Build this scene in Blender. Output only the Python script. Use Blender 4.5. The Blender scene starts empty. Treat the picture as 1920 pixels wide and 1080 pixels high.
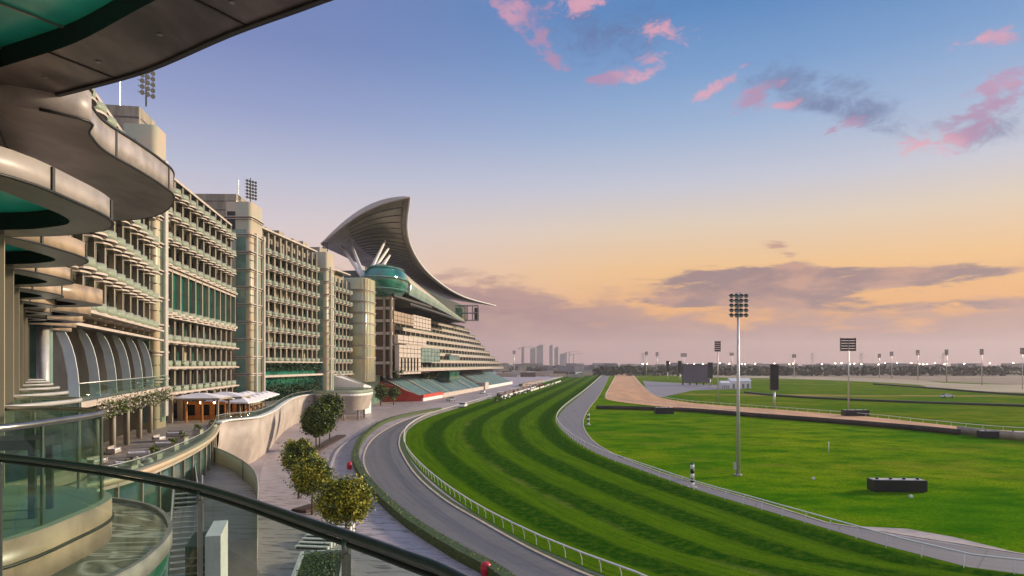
import bpy, math, random
from mathutils import Vector
R = math.radians
random.seed(7)
scene = bpy.context.scene
COL = scene.collection

# ------------------------------------------------------------------ camera
H = 18.0
cam_d = bpy.data.cameras.new('camera')
cam = bpy.data.objects.new('camera', cam_d); COL.objects.link(cam)
cam.location = (0, 0, H); cam.rotation_euler = (R(90), 0, 0)
cam_d.sensor_width = 36; cam_d.lens = 24; cam_d.shift_y = 143/1920
cam_d.clip_start = .05; cam_d.clip_end = 20000
scene.camera = cam
scene.render.resolution_x = 1024; scene.render.resolution_y = 576
scene.view_settings.view_transform = 'Standard'
scene.view_settings.look = 'None'
scene.view_settings.exposure = 0.40
scene.view_settings.gamma = 1.0
scene.view_settings.use_curve_mapping = False

def lin(r, g, b):
    f = lambda c: (c/255/12.92) if c/255 <= .04045 else ((c/255+.055)/1.055)**2.4
    return (f(r), f(g), f(b), 1)

# ------------------------------------------------------------------ node expression helper
class NX:
    def __init__(s, nt): s.nt = nt
    def m(s, op, a, b=None, c=None, clamp=False):
        n = s.nt.nodes.new('ShaderNodeMath'); n.operation = op; n.use_clamp = clamp
        for i, x in enumerate((a, b, c)):
            if x is None: continue
            if isinstance(x, (int, float)): n.inputs[i].default_value = x
            else: s.nt.links.new(x, n.inputs[i])
        return n.outputs[0]
    def ss(s, x, lo, hi, a=0.0, b=1.0):
        n = s.nt.nodes.new('ShaderNodeMapRange'); n.interpolation_type = 'SMOOTHSTEP'
        s.nt.links.new(x, n.inputs['Value'])
        n.inputs['From Min'].default_value = lo; n.inputs['From Max'].default_value = hi
        n.inputs['To Min'].default_value = a; n.inputs['To Max'].default_value = b
        return n.outputs['Result']
    def ramp(s, x, stops, interp='LINEAR'):
        n = s.nt.nodes.new('ShaderNodeValToRGB'); s.nt.links.new(x, n.inputs[0])
        e = n.color_ramp.elements; n.color_ramp.interpolation = interp
        while len(e) < len(stops): e.new(.5)
        for i, (p, c) in enumerate(stops): e[i].position = p; e[i].color = c if len(c) == 4 else (*c, 1)
        return n.outputs[0]
    def mix(s, f, a, b, blend='MIX'):
        n = s.nt.nodes.new('ShaderNodeMix'); n.data_type = 'RGBA'; n.blend_type = blend; n.clamp_factor = True
        for k, x in ((0, f), (6, a), (7, b)):
            if isinstance(x, (int, float)): n.inputs[k].default_value = x
            elif isinstance(x, tuple): n.inputs[k].default_value = x if len(x) == 4 else (*x, 1)
            else: s.nt.links.new(x, n.inputs[k])
        return n.outputs[2]
    def noise(s, vec, scale, detail=4, rough=.5, dist=0):
        n = s.nt.nodes.new('ShaderNodeTexNoise')
        if vec is not None: s.nt.links.new(vec, n.inputs['Vector'])
        n.inputs['Scale'].default_value = scale; n.inputs['Detail'].default_value = detail
        n.inputs['Roughness'].default_value = rough; n.inputs['Distortion'].default_value = dist
        return n.outputs[0]
    def comb(s, x, y, z):
        n = s.nt.nodes.new('ShaderNodeCombineXYZ')
        for i, v in enumerate((x, y, z)):
            if isinstance(v, (int, float)): n.inputs[i].default_value = v
            else: s.nt.links.new(v, n.inputs[i])
        return n.outputs[0]
    def sep(s, v):
        n = s.nt.nodes.new('ShaderNodeSeparateXYZ'); s.nt.links.new(v, n.inputs[0]); return n.outputs

# ------------------------------------------------------------------ sky
SUN_AZ, SUN_EL = 66.0, 17.0        # degrees to the right of the view direction, above the horizon
world = bpy.data.worlds.new('World'); scene.world = world; world.use_nodes = True
nt = world.node_tree; nt.nodes.clear(); x = NX(nt)
tc = nt.nodes.new('ShaderNodeTexCoord')
dx, dy, dz = x.sep(tc.outputs['Generated'])
hor = x.m('SQRT', x.m('ADD', x.m('MULTIPLY', dx, dx), x.m('MULTIPLY', dy, dy)))
el = x.m('DIVIDE', x.m('ARCTAN2', dz, hor), math.pi/2)       # 0 horizon .. 1 zenith
az = x.m('ARCTAN2', dx, dy)                                  # 0 ahead, + right (radians)
elp = x.m('MAXIMUM', el, 0.0)
# clear sky by height: centre/right column and the mauve left column; unseen zenith brightened as added fill
right = x.ramp(elp, [(0, lin(214, 150, 112)), (.045, lin(240, 172, 100)), (.085, lin(246, 196, 134)), (.125, lin(228, 208, 186)), (.16, lin(200, 202, 216)),
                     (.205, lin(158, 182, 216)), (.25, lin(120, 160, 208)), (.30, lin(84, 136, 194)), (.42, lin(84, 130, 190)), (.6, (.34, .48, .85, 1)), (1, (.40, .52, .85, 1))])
left = x.ramp(elp, [(0, lin(210, 178, 176)), (.07, lin(236, 206, 192)), (.12, lin(222, 208, 212)), (.165, lin(190, 194, 216)),
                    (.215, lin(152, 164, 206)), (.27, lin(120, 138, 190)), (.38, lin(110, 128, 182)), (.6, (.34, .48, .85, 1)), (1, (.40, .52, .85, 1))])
sidef = x.ss(az, -.42, .28)
sky = x.mix(sidef, left, right)
# behind the viewer: unseen bluish mauve sky, brightened to add fill light
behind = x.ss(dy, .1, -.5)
east_fill = x.ramp(elp, [(0, (.45, .38, .42, 1)), (.15, (.72, .62, .68, 1)), (.35, (.58, .64, .85, 1)), (1, (.40, .52, .85, 1))])
sky = x.mix(behind, sky, east_fill)
# clouds laid out over the sky by azimuth and elevation
v1 = x.comb(x.m('MULTIPLY', az, 1.0), x.m('MULTIPLY', el, 5.2), 0.0)
n_big = x.noise(v1, 9.0, 8, .62, .3)
v2 = x.comb(x.m('MULTIPLY', az, 1.0), x.m('MULTIPLY', el, 2.6), 3.7)
n_puff = x.noise(v2, 24.0, 9, .68, .35)
n_puff2 = x.noise(v2, 7.0, 3, .5, .1)
def blob(a0, e0, wa, we, tilt=0.0):
    """soft elliptical region of sky at azimuth a0 (rad), elevation e0 (fraction)"""
    da = x.m('SUBTRACT', az, a0)
    de = x.m('SUBTRACT', x.m('SUBTRACT', el, e0), x.m('MULTIPLY', da, tilt))
    q = x.m('ADD', x.m('POWER', x.m('ABSOLUTE', x.m('DIVIDE', da, wa)), 2.0), x.m('POWER', x.m('ABSOLUTE', x.m('DIVIDE', de, we)), 2.0))
    return x.m('POWER', 2.718, x.m('MULTIPLY', q, -1.0))
def ae(u, v):
    X = (u-960)/1280; Z = (683-v)/1280
    return math.atan(X), math.atan2(Z, math.hypot(X, 1))/(math.pi/2)
def bl(u, v, du, dv, tilt=0.0):
    a0, e0 = ae(u, v); a1, _ = ae(u+du, v); _, e1 = ae(u, v-dv)
    return blob(a0, e0, abs(a1-a0), abs(e1-e0), tilt)
def addl(*l):
    r = l[0]
    for q in l[1:]: r = x.m('ADD', r, q)
    return r
# high pink wisps
reg = addl(bl(960, 20, 90, 34, -.35), bl(1010, 85, 60, 24, -.5), bl(1225, 118, 110, 22, .2), bl(1235, 55, 70, 22), bl(1075, 5, 110, 30), bl(1140, 148, 40, 12),
           bl(1345, 160, 65, 18, .3), bl(1420, 180, 70, 24, .25), bl(1470, 195, 50, 16), bl(1580, 240, 45, 18, .1), bl(1860, 70, 90, 18),
           bl(1870, 205, 110, 26, .05), bl(1770, 265, 110, 34, .1), bl(1900, 130, 70, 24), bl(1860, 165, 60, 14))
pink_m = x.ss(x.m('ADD', x.m('MULTIPLY', x.m('MINIMUM', reg, 1.0), .50), x.m('MULTIPLY', x.m('SUBTRACT', n_puff, .5), 2.1)), .27, .66)
greyreg = addl(bl(1490, 155, 120, 50, -.2), bl(1140, 60, 150, 70), bl(1620, 210, 100, 34, -.2), bl(1850, 235, 140, 50), bl(1560, 170, 90, 24))
grey_m = x.ss(x.m('ADD', x.m('MULTIPLY', x.m('MINIMUM', greyreg, 1.0), .42), x.m('MULTIPLY', x.m('SUBTRACT', n_puff, .5), 1.2)), .16, .62)
sky = x.mix(x.m('MULTIPLY', x.m('MULTIPLY', grey_m, x.ss(greyreg, .1, .5)), .7), sky, lin(96, 108, 152))
pinkc = x.mix(x.ss(n_puff2, .42, .6), lin(184, 142, 176), lin(236, 168, 182))
sky = x.mix(x.m('MULTIPLY', x.m('MULTIPLY', pink_m, x.ss(reg, .1, .45)), .8), sky, pinkc)
# mauve streaks over the sunset
streg = addl(bl(1310, 540, 130, 26), bl(1480, 545, 210, 30), bl(1620, 520, 220, 22), bl(1500, 490, 60, 18, -.4), bl(1410, 515, 140, 14), bl(1800, 575, 220, 13), bl(1360, 558, 170, 18), bl(1780, 520, 90, 10, .05))
v3 = x.comb(x.m('MULTIPLY', az, 1.0), x.m('MULTIPLY', el, 9.0), 8.1)
n_st = x.noise(v3, 8.0, 9, .66, .35)
st_m = x.ss(x.m('ADD', x.m('MULTIPLY', x.m('MINIMUM', streg, 1.0), .44), x.m('MULTIPLY', x.m('SUBTRACT', n_st, .5), 1.9)), .15, .42)
stc = x.mix(x.ss(n_big, .4, .62), lin(134, 112, 126), lin(192, 146, 134))
sky = x.mix(x.m('MULTIPLY', x.m('MULTIPLY', st_m, x.ss(streg, .08, .45)), .88), sky, stc)
# low mauve bank along the horizon, higher on the left of the stand's tip
_, e_l = ae(860, 520); _, e_m = ae(1250, 590); _, e_r = ae(1800, 600)
bank_top = x.m('ADD', x.ss(az, ae(860, 0)[0], ae(1330, 0)[0], e_l, e_m), x.m('MULTIPLY', x.m('SUBTRACT', n_big, .5), .10))
bank_d = x.m('SUBTRACT', bank_top, el)
bank_m = x.ss(bank_d, -.006, .016)
bankc = x.mix(x.ss(n_big, .35, .68), lin(158, 122, 130), lin(188, 148, 138))
bankc = x.mix(x.ss(el, 0.0, .05), lin(178, 140, 142), bankc)
bank_m = x.m('MULTIPLY', bank_m, x.ss(az, -.95, -.2))
sky = x.mix(x.m('MULTIPLY', bank_m, .93), sky, bankc)
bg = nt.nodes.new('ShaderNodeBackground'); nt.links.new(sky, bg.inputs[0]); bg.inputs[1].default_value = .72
ns = nt.nodes.new('ShaderNodeTexSky'); ns.sky_type = 'NISHITA'; ns.sun_disc = False
ns.sun_elevation = R(SUN_EL); ns.sun_rotation = R(SUN_AZ); ns.dust_density = 2.0
bg2 = nt.nodes.new('ShaderNodeBackground'); nt.links.new(ns.outputs[0], bg2.inputs[0]); bg2.inputs[1].default_value = .0025
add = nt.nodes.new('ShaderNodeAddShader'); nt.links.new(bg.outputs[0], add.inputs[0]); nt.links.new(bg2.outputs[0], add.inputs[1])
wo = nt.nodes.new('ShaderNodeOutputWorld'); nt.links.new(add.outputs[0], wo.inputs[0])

sd = bpy.data.lights.new('sun', 'SUN'); sd.energy = 4.4; sd.angle = R(8); sd.color = (1.0, .82, .60)
sun = bpy.data.objects.new('sun', sd); COL.objects.link(sun)
sdir = Vector((math.sin(R(SUN_AZ))*math.cos(R(SUN_EL)), math.cos(R(SUN_AZ))*math.cos(R(SUN_EL)), math.sin(R(SUN_EL))))
sun.rotation_euler = (-sdir).to_track_quat('-Z', 'Y').to_euler()
sun.location = sdir*300

# ------------------------------------------------------------------ materials
MATS = {}
def pbr(name, col, rough=.7, metal=0.0, spec=.5, var=.25, scale=1.5, col2=None, bump=0.0, bscale=20, coords='Object', emit=None, estr=0, stretch=(1, 1, 1), coat=0):
    m = bpy.data.materials.new(name); m.use_nodes = True; t = m.node_tree; b = t.nodes['Principled BSDF']; y = NX(t)
    g = t.nodes.new('ShaderNodeNewGeometry'); mp = t.nodes.new('ShaderNodeMapping'); mp.inputs['Scale'].default_value = stretch
    t.links.new(g.outputs['Position'], mp.inputs['Vector'])
    n = y.noise(mp.outputs[0], scale, 5, .6)
    c = (*col, 1); c2 = (*(col2 or tuple(q*(1-var) for q in col)), 1)
    f = y.ss(n, .34, .66)
    t.links.new(y.mix(f, c2, c), b.inputs['Base Color'])
    b.inputs['Roughness'].default_value = rough; b.inputs['Metallic'].default_value = metal
    b.inputs['Specular IOR Level'].default_value = spec
    if coat: b.inputs['Coat Weight'].default_value = coat
    if bump:
        bn = t.nodes.new('ShaderNodeBump'); bn.inputs['Strength'].default_value = bump; bn.inputs['Distance'].default_value = .02
        t.links.new(y.noise(mp.outputs[0], bscale, 3, .6), bn.inputs['Height']); t.links.new(bn.outputs[0], b.inputs['Normal'])
    if emit:
        b.inputs['Emission Color'].default_value = (*emit, 1); b.inputs['Emission Strength'].default_value = estr
    MATS[name] = m; return m
def glass_thin(name, tint, refl=.12, rough=.02, density=.5):
    """clear sheet: tinted see-through layer under a reflective face"""
    m = bpy.data.materials.new(name); m.use_nodes = True; t = m.node_tree; t.nodes.clear(); y = NX(t)
    tr = t.nodes.new('ShaderNodeBsdfTransparent'); tr.inputs[0].default_value = (*tint, 1)
    di = t.nodes.new('ShaderNodeBsdfDiffuse'); di.inputs[0].default_value = (tint[0]*.5, tint[1]*.6, tint[2]*.55, 1)
    gl = t.nodes.new('ShaderNodeBsdfGlossy'); gl.inputs['Roughness'].default_value = rough; gl.inputs[0].default_value = (.5, .58, .54, 1)
    lw = t.nodes.new('ShaderNodeLayerWeight'); lw.inputs[0].default_value = .22
    m1 = t.nodes.new('ShaderNodeMixShader'); m1.inputs[0].default_value = density
    t.links.new(tr.outputs[0], m1.inputs[1]); t.links.new(di.outputs[0], m1.inputs[2])
    m2 = t.nodes.new('ShaderNodeMixShader'); t.links.new(y.m('ADD', y.m('MULTIPLY', lw.outputs['Fresnel'], .28), refl, clamp=True), m2.inputs[0])
    t.links.new(m1.outputs[0], m2.inputs[1]); t.links.new(gl.outputs[0], m2.inputs[2])
    o = t.nodes.new('ShaderNodeOutputMaterial'); t.links.new(m2.outputs[0], o.inputs[0])
    MATS[name] = m; return m

STONE = pbr('stone', (.37, .32, .235), .6, var=.38, scale=.5, stretch=(1, 1, .3))
STONE2 = pbr('stone_warm', (.56, .42, .27), .45, var=.25, scale=.3, col2=(.42, .42, .28), stretch=(1, 1, .5))
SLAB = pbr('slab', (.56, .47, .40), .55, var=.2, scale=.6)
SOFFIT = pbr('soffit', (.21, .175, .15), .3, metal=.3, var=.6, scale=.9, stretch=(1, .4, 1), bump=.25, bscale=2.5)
FASCIA = pbr('fascia', (.42, .37, .34), .42, var=.35, scale=1.1, bump=.15, bscale=4)
FASCIA_W = pbr('fascia_warm', (.48, .36, .25), .35, var=.4, scale=1.2)
DARK = pbr('dark', (.02, .02, .02), .5, var=.3)
METAL = pbr('metal', (.32, .32, .31), .3, metal=.9, var=.2, scale=3)
METAL_L = pbr('metal_light', (.62, .60, .55), .35, metal=.4, var=.15, scale=3)
HANDR = pbr('handrail', (.16, .155, .155), .28, metal=.6, var=.15, scale=6)
WHITE = pbr('white_paint', (.78, .76, .72), .5, var=.12, scale=.8)
CREAM = pbr('cream_render', (.47, .40, .34), .65, var=.28, scale=.25)
WHITEM = pbr('white_canvas', (.82, .78, .80), .7, var=.12, scale=.5)
RED = pbr('red_paint', (.55, .035, .012), .5, var=.25, scale=.2)
WOOD = pbr('wood', (.42, .16, .045), .55, var=.4, scale=2)
ORANGE = pbr('lit_wood', (.55, .22, .05), .55, var=.4, scale=1.5)
TRUNK = pbr('bark', (.16, .11, .075), .9, var=.4, scale=6)
LEAF_D = pbr('leaf_dark', (.05, .085, .012), .6, var=.5, scale=2.5)
LEAF_M = pbr('leaf_mid', (.15, .21, .018), .6, var=.4, scale=2.5)
LEAF_Y = pbr('leaf_yellow', (.44, .40, .02), .6, var=.45, scale=3)
LEAF_T = pbr('leaf_teal', (.015, .09, .035), .6, var=.5, scale=2)
HEDGE_M = pbr('hedge_leaf', (.045, .085, .008), .7, var=.5, scale=3)
SEAT = pbr('seat_teal', (.03, .14, .18), .5, var=.35, scale=.35, col2=(.12, .20, .23))
CONC = pbr('concrete', (.42, .38, .36), .7, var=.2, scale=.3)
GLASS_G = glass_thin('balustrade_glass', (.88, .96, .91), .0, .01, .005)
GLASS_B = glass_thin('balcony_glass', (.84, .80, .68), .01, .3, .62)
WIN = pbr('window_glass', (.012, .07, .05), .06, var=.6, scale=.25, spec=.8)
WIN_D = pbr('window_dark', (.012, .016, .014), .5, var=.6, scale=.5, spec=.08)
CURT = pbr('curtain_glass', (.02, .20, .13), .05, var=.55, scale=.18, spec=1.0, stretch=(1, 1, .4), coat=.5)
PALEGL = pbr('pale_glass', (.20, .34, .27), .12, var=.4, scale=.2, spec=.9)
LAMPD = pbr('lamp_dark', (.014, .014, .017), .5, var=.2)
LAMPG = pbr('lamp_glass', (.25, .27, .3), .15, var=.2, spec=.9)
GLOW = pbr('lamp_glow', (.9, .7, .4), .5, emit=(1, .62, .28), estr=14)
GLOWF = pbr('far_lamp_glow', (.9, .8, .7), .5, emit=(1, .78, .52), estr=26)
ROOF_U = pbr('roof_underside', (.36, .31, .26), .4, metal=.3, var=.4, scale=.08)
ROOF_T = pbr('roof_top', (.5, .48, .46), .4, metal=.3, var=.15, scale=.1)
FARTREE = pbr('far_tree', (.03, .045, .02), .8, var=.5, scale=.15)
TOWERF = pbr('far_tower', (.20, .20, .22), .4, var=.3, scale=.03)
BRASSY = pbr('gold_glass', (.62, .52, .24), .3, metal=.15, var=.5, scale=.12, col2=(.42, .48, .36))
SHRUB = pbr('shrub', (.06, .10, .03), .8, var=.5, scale=1)

# marbled canopy surface
def marble():
    m = pbr('marble', (.4, .4, .3), .08, spec=.8); t = m.node_tree; y = NX(t); b = t.nodes['Principled BSDF']
    g = t.nodes.new('ShaderNodeNewGeometry')
    mp = t.nodes.new('ShaderNodeMapping'); mp.inputs['Scale'].default_value = (.8, 2.0, 1); mp.inputs['Rotation'].default_value = (0, 0, .5); t.links.new(g.outputs['Position'], mp.inputs['Vector'])
    w = y.noise(mp.outputs[0], .26, 2, .5, 1.2)
    t.links.new(y.ramp(w, [(.30, (.06, .07, .045)), (.40, (.34, .30, .21)), (.44, (.75, .72, .60)), (.47, (.16, .15, .10)), (.54, (.22, .20, .14)), (.57, (.70, .66, .54)), (.60, (.14, .13, .09)), (.68, (.45, .42, .32))]), b.inputs['Base Color'])
    return m
MARBLE = marble()
SOFFG = pbr('soffit_glass', (.04, .70, .52), .25, var=.45, scale=.22, spec=.7)

# panelled concrete with joints, for soffits/fascias near the camera
def paving(name, c1, c2, streak, rough=.55):
    m = bpy.data.materials.new(name); m.use_nodes = True; t = m.node_tree; b = t.nodes['Principled BSDF']; y = NX(t)
    g = t.nodes.new('ShaderNodeNewGeometry')
    mp = t.nodes.new('ShaderNodeMapping'); mp.inputs['Rotation'].default_value = (0, 0, R(8)); t.links.new(g.outputs['Position'], mp.inputs['Vector'])
    br = t.nodes.new('ShaderNodeTexBrick'); t.links.new(mp.outputs[0], br.inputs[0])
    br.inputs['Scale'].default_value = 1; br.inputs['Brick Width'].default_value = 2.4; br.inputs['Row Height'].default_value = .6
    br.inputs['Mortar Size'].default_value = .015; br.inputs['Color1'].default_value = (*c1, 1); br.inputs['Color2'].default_value = (*c2, 1); br.inputs['Mortar'].default_value = (*[q*.6 for q in c1], 1)
    mp2 = t.nodes.new('ShaderNodeMapping'); mp2.inputs['Scale'].default_value = (.35, 1.6, 1); t.links.new(mp.outputs[0], mp2.inputs['Vector'])
    n = y.noise(mp2.outputs[0], 1.1, 2, .5)
    c = y.mix(y.ss(n, .57, .60), br.outputs[0], (*streak, 1))
    n2 = y.noise(g.outputs['Position'], .06, 4, .6)
    c = y.mix(y.ss(n2, .3, .7, 0, .35), c, (*[q*.62 for q in c1], 1))
    t.links.new(c, b.inputs['Base Color']); b.inputs['Roughness'].default_value = rough
    return m
PAVE = paving('paving', (.46, .385, .375), (.39, .33, .32), (.17, .135, .13), .42)
PAVE_G = paving('terrace_paving', (.34, .29, .24), (.28, .24, .2), (.16, .13, .11), .5)

def uvmat(name):
    m = bpy.data.materials.new(name); m.use_nodes = True; t = m.node_tree; y = NX(t)
    uv = t.nodes.new('ShaderNodeUVMap'); uv.uv_map = 'UVMap'
    g = t.nodes.new('ShaderNodeNewGeometry')
    return m, t, t.nodes['Principled BSDF'], y, uv.outputs[0], g.outputs['Position']
def turf_mat():
    m, t, b, y, uv, pos = uvmat('turf_track')
    u, v, _ = y.sep(uv)
    wob = y.noise(y.comb(y.m('MULTIPLY', u, 4.0), y.m('MULTIPLY', v, .02), 0.0), 3.0, 4, .6)
    uu = y.m('ADD', u, y.m('MULTIPLY', y.m('SUBTRACT', wob, .5), .035))
    s = y.m('SINE', y.m('MULTIPLY', uu, 2*math.pi*4.1))
    s2 = y.ss(s, -.55, .55, .0, .92)
    light = y.mix(y.noise(pos, .25, 3, .6), (.07, .17, .003), (.14, .25, .005))
    dark = y.mix(y.noise(pos, .25, 3, .6), (.004, .046, .002), (.014, .082, .003))
    c = y.mix(s2, dark, light)
    # fine streaks along the track
    fs = y.noise(y.comb(y.m('MULTIPLY', u, 60.0), y.m('MULTIPLY', v, .05), 0.0), 1.0, 5, .65)
    c = y.mix(y.ss(fs, .35, .7, 0, .65), c, (.02, .065, .006))
    # worn pale line
    worn = y.m('MULTIPLY', y.ss(y.m('ABSOLUTE', y.m('SUBTRACT', uu, .37)), .035, .008), y.ss(y.noise(pos, .09, 5, .75), .42, .66))
    c = y.mix(y.m('MULTIPLY', worn, .5), c, (.20, .22, .05))
    md = y.noise(pos, .9, 5, .75); c = y.mix(y.ss(md, .42, .66, 0, .45), c, (.13, .19, .01))
    gr = y.noise(pos, 9, 3, .7)
    c = y.mix(y.ss(gr, .35, .7, 0, .65), c, (.01, .03, .003))
    t.links.new(c, b.inputs['Base Color']); b.inputs['Roughness'].default_value = 1; b.inputs['Specular IOR Level'].default_value = 0
    return m
TURF = turf_mat()
def grass_mat(name, a, c2, dk, bare=None, bare_lo=.62, sc=.02):
    m = bpy.data.materials.new(name); m.use_nodes = True; t = m.node_tree; b = t.nodes['Principled BSDF']; y = NX(t)
    g = t.nodes.new('ShaderNodeNewGeometry'); pos = g.outputs['Position']
    mp = t.nodes.new('ShaderNodeMapping'); mp.inputs['Scale'].default_value = (1, 1, 1); t.links.new(pos, mp.inputs['Vector'])
    c = y.mix(y.ss(y.noise(mp.outputs[0], sc, 5, .65), .35, .65), (*a, 1), (*c2, 1))
    mp2 = t.nodes.new('ShaderNodeMapping'); mp2.inputs['Scale'].default_value = (.8, 1.25, 1); mp2.inputs['Rotation'].default_value = (0, 0, R(-14)); t.links.new(pos, mp2.inputs['Vector'])
    c = y.mix(y.ss(y.noise(mp2.outputs[0], .12, 6, .75), .40, .66, 0, .9), c, (*dk, 1))
    c = y.mix(y.ss(y.noise(pos, 2.2, 4, .75), .38, .62, 0, .7), c, (*dk, 1))
    c = y.mix(y.ss(y.noise(mp2.outputs[0], .035, 6, .7), .52, .66, 0, .45), c, (.22, .20, .02, 1))
    if bare:
        mp3 = t.nodes.new('ShaderNodeMapping'); mp3.inputs['Scale'].default_value = (.35, 1.2, 1); t.links.new(pos, mp3.inputs['Vector'])
        c = y.mix(y.ss(y.noise(mp3.outputs[0], .012, 5, .6), bare_lo, bare_lo+.08, 0, .8), c, (*bare, 1))
    t.links.new(c, b.inputs['Base Color']); b.inputs['Roughness'].default_value = .95; b.inputs['Specular IOR Level'].default_value = 0
    return m
GRASS = grass_mat('infield_grass', (.09, .20, .003), (.26, .32, .007), (.02, .11, .002))
GRASS2 = grass_mat('far_field_grass', (.07, .17, .006), (.22, .24, .014), (.04, .11, .004), bare=(.34, .23, .09), bare_lo=.56)
DIRT = pbr('dirt_track', (.64, .36, .20), .9, var=.25, scale=.1, spec=.1, stretch=(2.2, .25, 1))
ASPH = pbr('asphalt', (.165, .15, .16), .6, var=.22, scale=.25, bump=.2, bscale=8)
PATHM = pbr('path_asphalt', (.23, .205, .22), .6, var=.25, scale=.25)
def road_mat(name, c1, c2):
    m, t, b, y, uv, pos = uvmat(name); u, v, _ = y.sep(uv)
    c = y.mix(y.noise(pos, .3, 5, .65), (*c1, 1), (*c2, 1))
    st = y.noise(y.comb(y.m('MULTIPLY', u, 14.0), y.m('MULTIPLY', v, .04), 0.0), 1.0, 4, .7)
    c = y.mix(y.ss(st, .42, .68, 0, .55), c, (*[q*.62 for q in c1], 1))
    jt = y.m('LESS_THAN', y.m('ABSOLUTE', y.m('SUBTRACT', y.m('FRACT', y.m('DIVIDE', v, 14.0)), .5)), .006)
    c = y.mix(y.m('MULTIPLY', jt, .5), c, (.05, .045, .045))
    c = y.mix(y.ss(y.noise(pos, 6, 4, .8), .4, .7, 0, .35), c, (*[min(1, q*1.5) for q in c1], 1))
    t.links.new(c, b.inputs['Base Color']); b.inputs['Roughness'].default_value = .75; b.inputs['Specular IOR Level'].default_value = .3
    return m
ASPH = road_mat('asphalt_road', (.125, .12, .12), (.165, .158, .155)); PATHM2 = road_mat('path_surface', (.16, .15, .152), (.20, .188, .188))
GRAVEL = pbr('gravel', (.40, .34, .32), .8, var=.35, scale=.4)
KERB = pbr('kerb', (.55, .44, .32), .7, var=.25, scale=.8)
SAND = pbr('desert', (.30, .23, .16), .9, var=.35, scale=.01, spec=.1)
PALET = pbr('back_track', (.40, .33, .22), .9, var=.25, scale=.02, spec=.1)
APRON = pbr('apron', (.40, .33, .33), .6, var=.3, scale=.08)

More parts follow.
